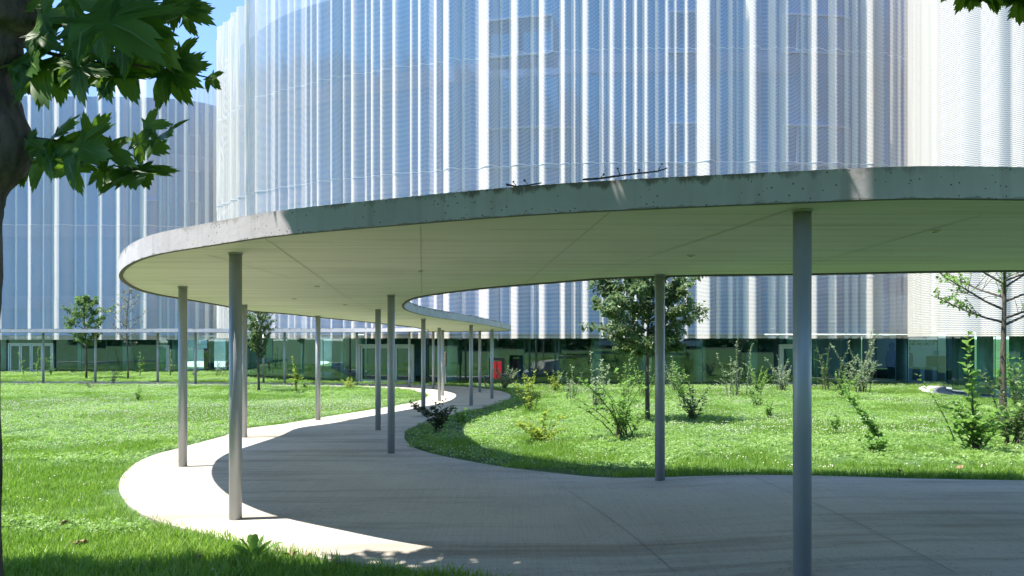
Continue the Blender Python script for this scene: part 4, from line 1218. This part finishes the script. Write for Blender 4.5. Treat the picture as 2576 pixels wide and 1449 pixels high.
def plane_tree():
    TY = 3.0
    def T(px, py, Y=TY): return P(px, py, Y)
    b = T(-85, 1856); zb = g(b.x, b.y)
    root = empty('plane_tree', (b.x, b.y, zb), 'large plane tree with dark knobbly trunk and lobed leaves hanging in at upper left', 'tree')
    rng = random.Random(77)
    # trunk: picture rows with right-hand edge
    edge = [(1900, 40), (1700, 12), (1449, -12), (1200, -12), (900, -22), (640, -8), (560, -6), (520, -3), (480, 6), (455, 30), (430, 55), (400, 67), (360, 71), (320, 64), (285, 48), (250, 38), (225, 26), (200, 22), (165, 36), (130, 46), (95, 46), (75, 92), (60, 99), (30, 96), (0, 93), (-60, 90), (-150, 84), (-320, 74), (-520, 60)]
    rows = []
    for py, e in edge:
        c = -88 + 0.012 * (1449 - py); base_r = 82 - 0.012 * (1449 - py)
        rows.append((py, c, base_r, e))
    NS = 48
    mb = MB()
    rows = catmull([(a, b_, c, d) for a, b_, c, d in rows], 4)
    vs = []
    for py, c, r, e in rows:
        for k in range(NS):
            a = 2 * math.pi * k / NS
            bulge = max(0.0, math.cos(a)) ** 1.5 * (e - (c + r))
            rr_ = r + bulge + (rng.uniform(-1.0, 1.0) + 4.0 * math.sin(a * 5 + py * 0.008) * math.sin(py * 0.017 + a * 2)) * (0.5 if abs(a) < 0.3 else 1)
            p = T(c, py)
            vs.append((p.x + math.cos(a) * rr_ * TY / F, p.y + math.sin(a) * rr_ * TY / F, p.z))
    NR = len(rows)
    mb.add(vs, [(i * NS + k, (i + 1) * NS + k, (i + 1) * NS + (k + 1) % NS, i * NS + (k + 1) % NS) for i in range(NR - 1) for k in range(NS)])
    mb.add(vs[-NS:], [tuple(range(NS))])
    mb.f = [tuple(reversed(f)) for f in mb.f]
    mb.build('trunk', M['bark'], root, True)
    # limbs above the picture and the twigs that hang into it
    limbs = MB()
    top = T(-75, -480)
    def limb(pts, r0, r1, n=9):
        q = [Vector(p) for p in catmull([tuple(p) for p in pts], 6)]
        limbs.tube(q, [r0 + (r1 - r0) * i / (len(q) - 1) for i in range(len(q))], n)
        return q
    A = limb([T(-75, -200), (-1.2, 3.3, 4.6), (0.6, 4.1, 5.3), (2.6, 4.4, 5.9), (5.2, 4.3, 6.2)], 0.12, 0.03)
    Bq = limb([T(-75, -330), (-1.6, 3.9, 5.2), (-0.6, 5.2, 6.3), (1.0, 5.6, 7.2)], 0.10, 0.03)
    Cq = limb([T(-80, -380), (-3.2, 3.6, 5.4), (-4.6, 4.4, 6.4), (-6.4, 4.6, 7.0)], 0.10, 0.03)
    Dq = limb([T(-78, -440), (-1.8, 2.2, 5.6), (0.3, 1.4, 6.6), (2.6, 1.2, 7.4)], 0.09, 0.03)
    Eq = limb([A[10], (1.2, 3.2, 5.7), (3.2, 2.9, 6.2)], 0.06, 0.02)
    bag = LeafBag(5)
    tw = MB()
    # twigs in view: picture points with depth
    def tw_px(pts, r0=0.008):
        q = [Vector(p) for p in catmull([tuple(T(*p)) for p in pts], 5)]
        tw.tube(q, [r0 * (1 - 0.75 * i / (len(q) - 1)) for i in range(len(q))], 6)
    tw_px([(85, 58, 3.0), (150, 48, 2.85), (235, 44, 2.75), (330, 20, 2.7), (420, -10, 2.7)], 0.009)
    tw_px([(40, 110, 3.0), (130, 135, 2.95), (240, 158, 2.9), (350, 166, 2.9), (430, 178, 2.9), (500, 190, 2.95), (533, 197, 3.0)], 0.009)
    tw_px([(60, 345, 3.0), (120, 352, 2.95), (200, 360, 2.9), (280, 358, 2.9), (350, 345, 2.9), (385, 335, 2.9)], 0.008)
    tw_px([(60, 370, 3.0), (150, 388, 2.95), (230, 410, 2.9), (330, 450, 2.9)], 0.006)
    tw_px([(235, 44, 2.75), (200, 85, 2.8), (150, 110, 2.85)], 0.005)
    tw_px([(85, 58, 3.0), (130, 90, 2.9), (200, 120, 2.8), (300, 140, 2.75)], 0.006)
    K = 0.3473
    def lf(bx, by, tx, ty, Y, tilt=0.25, roll=0.0):
        """leaf from crop pixels of base and tip, at depth Y; TILT leans the tip towards the camera"""
        p, q = T(bx * K, by * K, Y), T(tx * K, ty * K, Y - tilt * 0.2)
        d = q - p
        n_ = Vector((roll + rng.uniform(-.25, .25), -1, rng.uniform(-.1, .5)))
        bag.add(p, d, n_, d.length * 0.92, True)
    L_ = [(735, 125, 1195, 330, 2.5), (620, 130, 480, -60, 2.6), (740, 20, 1080, 60, 2.7), (1280, 40, 1560, 190, 2.9), (300, 130, 560, 90, 2.8), (260, 240, 480, 380, 2.8), (520, 230, 850, 400, 2.75), (900, 150, 1350, 250, 2.6), (1000, 190, 1290, 480, 2.7),
          (1050, 380, 1300, 330, 2.85), (300, 470, 345, 750, 2.9), (420, 520, 440, 780, 2.95), (560, 470, 600, 765, 2.85), (730, 500, 815, 790, 2.9), (850, 520, 1035, 770, 2.9), (1220, 510, 1465, 600, 2.9), (1250, 520, 1388, 820, 2.95), (1525, 560, 1600, 665, 3.0), (1280, 410, 1500, 520, 2.9),
          (650, 985, 800, 815, 2.9), (370, 995, 525, 885, 2.95), (990, 1030, 1230, 1110, 2.85), (1065, 910, 1270, 890, 2.9), (290, 1050, 345, 1315, 2.9), (500, 1180, 590, 1435, 2.85), (760, 1230, 735, 1420, 2.9), (960, 1220, 990, 1420, 2.9), (560, 1060, 820, 1170, 2.8), (780, 1080, 985, 1190, 2.85),
          (200, 1180, 140, 1370, 3.2), (420, 1060, 640, 1240, 2.9), (1010, 1220, 1100, 1380, 2.95), (130, 420, 120, 590, 3.0), (190, 400, 330, 560, 2.95), (640, 330, 900, 480, 2.9), (880, 380, 1060, 440, 3.05), (1180, 30, 1420, -80, 2.8), (930, 20, 1250, -90, 2.7), (1350, 120, 1570, 30, 2.95),
          (1180, 970, 1270, 980, 2.9), (1160, 1040, 1245, 1090, 2.95), (210, 1040, 400, 1010, 2.95), (200, 1190, 230, 1080, 3.2), (40, 1330, 30, 1400, 3.3), (380, 470, 640, 700, 3.0), (200, 600, 230, 720, 3.0), (620, 560, 700, 420, 3.0), (230, 60, 330, -90, 2.9), (520, -20, 900, 110, 2.75), (1330, 20, 1400, 240, 3.05), (960, 450, 1180, 520, 3.0), (340, 1120, 460, 1200, 3.0), (600, 200, 700, 400, 2.9), (860, 250, 960, 420, 2.95), (450, 120, 560, 260, 2.9), (350, 330, 250, 470, 2.95), (1120, 300, 1200, 500, 2.95)]
    for a in L_: lf(*a, tilt=rng.uniform(-0.3, 0.8), roll=rng.uniform(-.35, .35))
    # the spray at the upper right corner
    tw_px([(2380, -120, 4.6), (2430, -30, 4.6), (2480, -15, 4.6)], 0.006); tw_px([(2640, -150, 4.6), (2570, -20, 4.6), (2560, 5, 4.6)], 0.006)
    for bx, by, tx, ty in [(2430, -28, 2412, 20), (2450, -20, 2445, 18), (2475, -18, 2505, 22), (2500, -25, 2512, 15), (2560, -15, 2535, 15), (2565, 0, 2560, 48), (2590, -10, 2625, 40), (2520, -50, 2490, -5), (2400, -40, 2380, -2)]:
        p, q = T(bx, by, 4.6), T(tx, ty, 4.55)
        bag.add(p, q - p, Vector((rng.uniform(-.4, .4), -1, rng.uniform(0, .6))), (q - p).length * 1.25, True)
    # crown out of the picture, shading the near rim and the foreground grass
    holes = []
    for px, py, rad_, f_ in [(700, 570, 0.15, 0.95), (1010, 536, 0.09, 0.97), (770, 560, 0.06, 0.95), (2180, 455, 0.17, 0.93), (2290, 458, 0.24, 0.96), (2400, 455, 0.10, 0.9)]:
        holes.append((hit(px, py, lambda x, y: 2.68 - 0.02556 * y, 2.0), rad_, f_))
    for cx_, cy_, Y_ in [(1380, 170, 3.0), (960, 395, 2.9), (140, 1310, 3.2), (1010, 1340, 2.9), (1130, 1060, 2.85), (660, 170, 2.8), (1560, 620, 3.0), (900, 640, 2.9), (1200, 300, 2.7), (430, 700, 2.95), (800, 1370, 2.9), (540, 1370, 2.85)]:
        holes.append((T(cx_ * K, cy_ * K, Y_), 0.115, 0.98))
    nr = np.random.default_rng(41)
    NC = 60000
    C_ = np.stack([nr.uniform(-7.5, 6.2, NC), nr.uniform(1.6, 6.4, NC), nr.uniform(3.3, 7.4, NC)], 1)
    keep = nr.uniform(0, 1, NC) < 0.25 + 0.75 * np.exp(-((C_[:, 2] - 5.0) / 1.3) ** 2)
    Sn = np.array(SUN)
    for h, r_, f_ in holes:                       # openings in the crown that let single sunbeams through
        d = C_ - np.array(h); k = d @ Sn
        off = np.linalg.norm(d - k[:, None] * Sn, axis=1)
        keep &= ~((k > 0.15) & (off < r_) & (nr.uniform(0, 1, NC) < f_))
    sh = C_ - Sn * (C_[:, 2:3] / Sn[2])           # where each leaf's shade lands on the ground
    q = sh + Sn * (2.55 / Sn[2])
    on_roof = inside(OUT, q[:, 0], q[:, 1])
    lim = 5.42 + 0.10 * np.sin(sh[:, 0] * 2.1) + 0.07 * np.sin(sh[:, 0] * 5.3 + 1) + 0.3 * np.clip((-3.2 - sh[:, 0]) / 1.4, 0, 1)
    keep &= on_roof | (sh[:, 1] < lim) | (sh[:, 0] > -0.65) | ((sh[:, 0] > -1.35) & (np.sin(C_[:, 0] * 9) * np.sin(C_[:, 1] * 11 + C_[:, 2] * 3) > -0.1))
    keep &= sh[:, 1] < 7.2
    rim = C_ - Sn * ((C_[:, 2:3] - 2.6) / Sn[2])  # the rim left of this stays in the sun
    keep &= ~((rim[:, 0] < -1.92 + 0.22 * np.sin(C_[:, 2] * 6) * np.sin(C_[:, 1] * 8)) & (rim[:, 1] > 5.62))
    ppx, ppy = CX + C_[:, 0] / C_[:, 1] * F, HY - (C_[:, 2] - EYE) / C_[:, 1] * F
    keep &= ~((ppy > -140) & (ppx > -260) & (ppx < 2840))
    for n_, p in enumerate(C_[keep][:12500]):
        p = Vector(p)
        a = rng.uniform(0, 6.283)
        bag.add(p, Vector((math.cos(a), math.sin(a), rng.uniform(-1.1, 0.1))), Vector((rng.uniform(-.5, .5), rng.uniform(-.5, .5), 1)), rng.uniform(0.17, 0.27), False, 0.18, True)
        if n_ % 24 == 0:
            d = Vector((math.cos(a), math.sin(a), rng.uniform(-.3, .3)))
            tw.tube([p - d * 0.25 + Vector((0, 0, 0.04)), p], [0.004, 0.002], 4)
    print('CROWN', int(keep.sum()))
    limbs.build('limbs', M['bark'], root, True)
    tw.build('twigs', M['twig'], root)
    o = bake('foliage', bag.V, bag.F, [M['plane'], M['vein']], root, bag.mi)
plane_tree()

# ------------------------------------------------------------------ things behind the camera that the glass mirrors
def far_trees():
    rng = np.random.default_rng(9)
    pos, d = [], []
    for k in range(26):
        x = -75 + k * 6 + rng.uniform(-2, 2); y = -22 + rng.uniform(-2.5, 2.5); h = rng.uniform(7, 12)
        n_ = 900
        u = rng.normal(size=(n_, 3)); u /= np.linalg.norm(u, axis=1, keepdims=True)
        r = rng.uniform(0.35, 1, (n_, 1)) ** 0.5
        p = u * r * np.array([3.6, 3.2, h * 0.48]) + np.array([x, y, h * 0.52])
        p[:, 2] = np.maximum(p[:, 2], rng.uniform(0.0, 0.5, n_))
        hd = np.stack([rng.uniform(x - 4, x + 4, 700), y + 2.5 + rng.normal(size=700) * 0.9, rng.uniform(0, 2.4, 700)], 1)
        pos.append(hd); d.append(rng.normal(size=(700, 3)))
        pos.append(p); d.append(u + rng.normal(size=(n_, 3)) * 0.7)
    V, Fc = leaves(np.concatenate(pos), np.concatenate(d), 0.75, rng, 0.42)
    tag(bake('treeline', V, Fc, LM['shade'], None), 'dark belt of trees across the road mirrored in the green glass', 'trees', kind='stuff')
far_trees()

def parked_car(x, y, col, label):
    root = empty('parked_car', (x, y, 0.012), label, 'car', 'cars parked along the road')
    prof = [(-2.1, .35), (-2.15, .75), (-1.95, .95), (-1.2, 1.02), (-.75, 1.42), (.75, 1.46), (1.45, 1.05), (1.95, .95), (2.1, .75), (2.1, .35)]
    def loft(pr, w, nm, m, par):
        mb = MB(); N = len(pr)
        vs = []
        for s in (-1, -0.86, 0.86, 1):
            k = 1.0 if abs(s) < 0.9 else 0.0
            for u, v in pr:
                inset = 0.18 * max(0, (v - 0.95) / 0.5)
                vs.append((x + u, y + s * (w - inset), 0.012 + (v if k else (v - 0.03 if v > .5 else v + 0.03))))
        fs = [(i * N + k, i * N + (k + 1) % N, (i + 1) * N + (k + 1) % N, (i + 1) * N + k) for i in range(3) for k in range(N)]
        fs += [tuple(reversed(range(N))), tuple(range(3 * N, 4 * N))]
        mb.add(vs, fs); return mb.build(nm, m, par)
    paint = plain('car_paint', col, 0.25, 0.1)
    body = loft(prof, 0.87, 'body', paint, root)
    for s in (-1, 1):
        mb = MB()
        for a, b_ in (((-1.02, 1.05), (-.68, 1.36)), ):
            vs = [(x + u, y + s * (0.875 - 0.18 * max(0, (v - .95) / .5)), 0.012 + v) for u, v in ((-1.05, 1.04), (1.25, 1.06), (.72, 1.38), (-.68, 1.36))]
            mb.add(vs, [(0, 1, 2, 3)] if s < 0 else [(3, 2, 1, 0)])
        mb.build('side_window', M['black'], root)
    for u in (-1.3, 1.3):
        for s in (-1, 1):
            mb = MB(); mb.cyl(0, 0, -0.1, 0.1, 0.32, 24)
            mb.v = [(x + u + v[0], y + s * 0.80 + v[2], 0.332 + v[1]) for v in mb.v]
            w = mb.build('wheel', M['black'], root)
            mb = MB(); mb.cyl(0, 0, -0.104, 0.104, 0.19, 16)
            mb.v = [(x + u + v[0], y + s * 0.80 + v[2], 0.332 + v[1]) for v in mb.v]
            mb.build('rim', M['alum'], w)
parked_car(4.0, -13.5, (0.62, 0.63, 0.65), 'silver parked car mirrored left of the round crowned tree in the glass')
parked_car(9.6, -13.5, (0.78, 0.78, 0.78), 'white parked car mirrored beside the round crowned tree in the glass')
parked_car(17.5, -13.5, (0.70, 0.71, 0.72), 'pale parked car mirrored above the shrubs right of the slim column')

# ------------------------------------------------------------------ grass and clover
def tuft(name, kind, seed):
    rng = np.random.default_rng(seed)
    V, Fc = [], []
    if kind == 'grass':
        for _ in range(64):
            a = rng.uniform(0, 6.283); r = 0.17 * math.sqrt(rng.uniform(0, 1))
            b = np.array([math.cos(a) * r, math.sin(a) * r, -0.01])
            h = rng.uniform(0.04, 0.105); la = rng.uniform(0, 6.283); ln = rng.uniform(0.1, 0.8) * h
            d = np.array([math.cos(la), math.sin(la), 0]); w = rng.uniform(0.0022, 0.0042)
            sa = rng.uniform(0, 6.283); s = np.array([math.cos(sa), math.sin(sa), 0]) * w
            k = len(V)
            V += [b - s, b + s, b + d * ln * .35 + [0, 0, h * .6] - s * .8, b + d * ln * .35 + [0, 0, h * .6] + s * .8, b + d * ln + [0, 0, h]]
            Fc += [(k, k + 1, k + 3), (k, k + 3, k + 2), (k + 2, k + 3, k + 4)]
    else:
        for _ in range(34):
            a = rng.uniform(0, 6.283); r = 0.17 * math.sqrt(rng.uniform(0, 1))
            c = np.array([math.cos(a) * r, math.sin(a) * r, rng.uniform(0.025, 0.075)])
            n0 = rng.normal(size=3) * 0.45 + [0, 0, 1]; n0 /= np.linalg.norm(n0)
            e1 = np.cross(n0, [1, 0.3, 0]); e1 /= np.linalg.norm(e1); e2 = np.cross(n0, e1)
            s = rng.uniform(0.012, 0.02); a0 = rng.uniform(0, 6.283)
            for q in range(3):
                t = a0 + q * 2.094
                d = e1 * math.cos(t) + e2 * math.sin(t); f = -e1 * math.sin(t) + e2 * math.cos(t)
                k = len(V)
                V += [c, c + d * s * .7 + f * s * .55 + n0 * s * .12, c + d * s * 1.25, c + d * s * .7 - f * s * .55 + n0 * s * .12]
                Fc += [(k, k + 1, k + 2), (k, k + 2, k + 3)]
    me = bpy.data.meshes.new(name)
    me.from_pydata([tuple(v) for v in V], [], Fc); me.materials.append(M['grass'] if kind == 'grass' else M['clover'])
    return bpy.data.objects.new(name, me)
def flower_head():
    mb = MB(); me = bpy.data.meshes.new('clover_flower')
    V, Fc = [], []
    n_, m_ = 6, 4
    for j in range(m_):
        t = math.pi * (j + 0.3) / (m_ - 0.4)
        for k in range(n_): V.append((math.sin(t) * math.cos(k * 6.283 / n_) * .011, math.sin(t) * math.sin(k * 6.283 / n_) * .011, 0.085 + math.cos(t) * .010))
    Fc = [(j * n_ + k, (j + 1) * n_ + k, (j + 1) * n_ + (k + 1) % n_, j * n_ + (k + 1) % n_) for j in range(m_ - 1) for k in range(n_)] + [tuple(range(n_))]
    me.from_pydata(V, [], Fc); me.materials.append(M['flower'])
    return bpy.data.objects.new('clover_flower', me)

def scatter(name, pts, scl, tilt, sources, label, cat, seed):
    me = bpy.data.meshes.new(name)
    me.vertices.add(len(pts)); me.vertices.foreach_set('co', np.asarray(pts, np.float32).ravel())
    rng = np.random.default_rng(seed)
    at = me.attributes.new('rot', 'FLOAT_VECTOR', 'POINT')
    r = np.stack([rng.normal(size=len(pts)) * tilt, rng.normal(size=len(pts)) * tilt, rng.uniform(0, 6.283, len(pts))], 1)
    at.data.foreach_set('vector', r.astype(np.float32).ravel())
    at = me.attributes.new('scl', 'FLOAT', 'POINT'); at.data.foreach_set('value', np.asarray(scl, np.float32))
    at = me.attributes.new('pick', 'INT', 'POINT'); at.data.foreach_set('value', rng.integers(0, len(sources), len(pts)).astype(np.int32))
    me.update()
    o = bpy.data.objects.new(name, me); COL.objects.link(o)
    tag(o, label, cat, kind='stuff')
    cn = bpy.data.collections.new(name + '_sources')
    for s in sources: cn.objects.link(s)
    ng = bpy.data.node_groups.new(name, 'GeometryNodeTree')
    ng.interface.new_socket('Geometry', in_out='INPUT', socket_type='NodeSocketGeometry')
    ng.interface.new_socket('Geometry', in_out='OUTPUT', socket_type='NodeSocketGeometry')
    gi, go = ng.nodes.new('NodeGroupInput'), ng.nodes.new('NodeGroupOutput')
    iop = ng.nodes.new('GeometryNodeInstanceOnPoints'); ci = ng.nodes.new('GeometryNodeCollectionInfo')
    ci.inputs['Collection'].default_value = cn; ci.inputs['Separate Children'].default_value = True; ci.inputs['Reset Children'].default_value = True
    def attr(nm, t):
        a = ng.nodes.new('GeometryNodeInputNamedAttribute'); a.data_type = t; a.inputs[0].default_value = nm
        return next(s for s in a.outputs if s.enabled and s.name == 'Attribute')
    ng.links.new(gi.outputs[0], iop.inputs['Points']); ng.links.new(ci.outputs[0], iop.inputs['Instance'])
    iop.inputs['Pick Instance'].default_value = True
    ng.links.new(attr('pick', 'INT'), iop.inputs['Instance Index'])
    ng.links.new(attr('rot', 'FLOAT_VECTOR'), iop.inputs['Rotation']); ng.links.new(attr('scl', 'FLOAT'), iop.inputs['Scale'])
    ng.links.new(iop.outputs[0], go.inputs[0])
    md = o.modifiers.new('scatter', 'NODES'); md.node_group = ng
    return o

gv = np.vectorize(g)
PATH_KEEP = offset(OUT, -0.09)
MG = [tuple(p) for p in resample(mgls, 1.0)]; 
FRONT = [tuple(p) for p in resample(lgls, 1.0)] + [XY(650, 66)]
def free(xs, ys):
    ok = ~inside(PATH_KEEP, xs, ys)
    ok &= ~inside(PAVE, xs, ys)
    # in front of the three glass fronts
    blk = [tuple(p) for p in mgls] + [(30, 45), (30, 80), (-20, 80)]
    ok &= ~inside(blk, xs, ys)
    blk = [tuple(p) for p in lgls] + [(-15, 90), (-50, 90)]
    ok &= ~inside(blk, xs, ys)
    blk = [tuple(p) for p in rgls] + [(45, 40)]
    ok &= ~inside(blk, xs, ys)
    return ok
def vnoise(xs, ys, sc_, seed):
    rng = np.random.default_rng(seed); G_ = rng.uniform(0, 1, (64, 64))
    u, v = xs * sc_ % 63, ys * sc_ % 63
    i, j = u.astype(int), v.astype(int); fu, fv = u - i, v - j
    fu, fv = fu * fu * (3 - 2 * fu), fv * fv * (3 - 2 * fv)
    i1, j1 = (i + 1) % 64, (j + 1) % 64
    return (G_[i, j] * (1 - fu) + G_[i1, j] * fu) * (1 - fv) + (G_[i, j1] * (1 - fu) + G_[i1, j1] * fu) * fv
def field(dens_bands, seed):
    rng = np.random.default_rng(seed)
    X, Y = [], []
    for y0, y1, d in dens_bands:
        w = 0.84 * y1 + 1.0
        n_ = int(2 * w * (y1 - y0) * d)
        x = rng.uniform(-w, w, n_); y = rng.uniform(y0, y1, n_)
        k = np.abs(x) < 0.84 * y + 1.0
        X.append(x[k]); Y.append(y[k])
    X, Y = np.concatenate(X), np.concatenate(Y)
    k = free(X, Y)
    return X[k], Y[k]
gx, gy = field([(3.2, 6.5, 85), (6.5, 9, 60), (9, 14, 34), (14, 22, 20), (22, 34, 12), (34, 62, 7)], 1)
cl = vnoise(gx, gy, 0.33, 3) * 0.6 + vnoise(gx, gy, 1.1, 4) * 0.4
isclover = (cl > 0.47) & (gy > 6.4) & ~((gx > -1) & (gy < 9.6))
sc_ = 0.85 + 0.5 * vnoise(gx, gy, 0.9, 5) + np.clip((gy - 12) / 40, 0, 0.7) * 0.6
near = gy < 6.3
sc_ = np.where(near, sc_ * 1.0, sc_ * 0.92)
pts = np.stack([gx, gy, gv(gx, gy)], 1)
t1 = [tuft('grass_tuft', 'grass', s) for s in (1, 2, 3)]
t2 = [tuft('clover_tuft', 'clover', s) for s in (4, 5)]
m_ = ~isclover
scatter('grass', pts[m_], sc_[m_], 0.10, t1, 'short bright green grass growing over the lawn', 'grass', 11)
scatter('clover', pts[isclover], sc_[isclover], 0.12, t2, 'patches of pale green clover spread through the lawn', 'clover', 12)
# extra grass blades mixed among the clover
ex, ey = field([(6.4, 14, 14), (14, 34, 6), (34, 60, 3)], 7)
fx, fy = field([(4.5, 9, 22), (9, 16, 70), (16, 26, 90), (26, 40, 30), (40, 60, 16)], 21)
w = vnoise(fx, fy, 0.28, 31) * 0.6 + vnoise(fx, fy, 1.3, 32) * 0.4
band_ = np.exp(-((fy - 21 - 0.12 * fx) / 3.2) ** 2) * (fx < -3)
k = np.random.default_rng(5).uniform(0, 1, len(fx)) < np.clip((w - 0.42) * 2.6 + band_ * 2.5, 0, 1) * (fy > 7.5) + (0.05 * (fy < 7.5))
fx, fy = fx[k], fy[k]
fp = np.stack([fx, fy, gv(fx, fy)], 1)
scatter('clover_flowers', fp, np.random.default_rng(6).uniform(0.5, 1.0, len(fp)) + np.clip((fy - 18) / 60, 0, 0.4), 0.12, [flower_head()], 'small whitish clover flowers dotted over the lawn', 'flowers', 13)

# ------------------------------------------------------------------ light, sky, camera
w_ = bpy.data.worlds.new('World'); sc.world = w_; w_.use_nodes = True
nt = w_.node_tree; bg = nt.nodes['Background']
sky = nt.nodes.new('ShaderNodeTexSky'); sky.sky_type = 'NISHITA'; sky.sun_disc = False
sky.sun_elevation = SUN_EL; sky.sun_rotation = math.atan2(SUN.x, SUN.y)
sky.air_density = 1.0; sky.dust_density = 0.0; sky.ozone_density = 6.0; sky.altitude = 2000
nt.links.new(sky.outputs[0], bg.inputs[0]); bg.inputs[1].default_value = 0.15
sl = bpy.data.lights.new('sun', 'SUN'); sl.energy = 5.0; sl.angle = R(0.53); sl.color = (1.0, 0.955, 0.88)
so = bpy.data.objects.new('sun', sl); COL.objects.link(so); so.rotation_euler = SUN.to_track_quat('Z', 'Y').to_euler(); so.location = (-10, -5, 30)

cam = bpy.data.cameras.new('camera'); co = bpy.data.objects.new('camera', cam); COL.objects.link(co)
co.location = (0, 0, EYE); co.rotation_euler = (R(90), 0, 0)
cam.sensor_width = 36; cam.lens = 36 * F / 2576; cam.shift_y = (HY - 724.5) / 2576
cam.clip_start = 0.05; cam.clip_end = 2000
sc.camera = co
sc.render.resolution_x, sc.render.resolution_y = 1024, 576
sc.render.engine = 'CYCLES'
sc.cycles.use_denoising = True
sc.cycles.max_bounces = 10; sc.cycles.diffuse_bounces = 4; sc.cycles.transparent_max_bounces = 24; sc.cycles.glossy_bounces = 4
sc.cycles.caustics_reflective = False; sc.cycles.caustics_refractive = False
sc.view_settings.view_transform = 'Standard'; sc.view_settings.look = 'None'; sc.view_settings.gamma = 1.0
sc.view_settings.exposure = 1.37
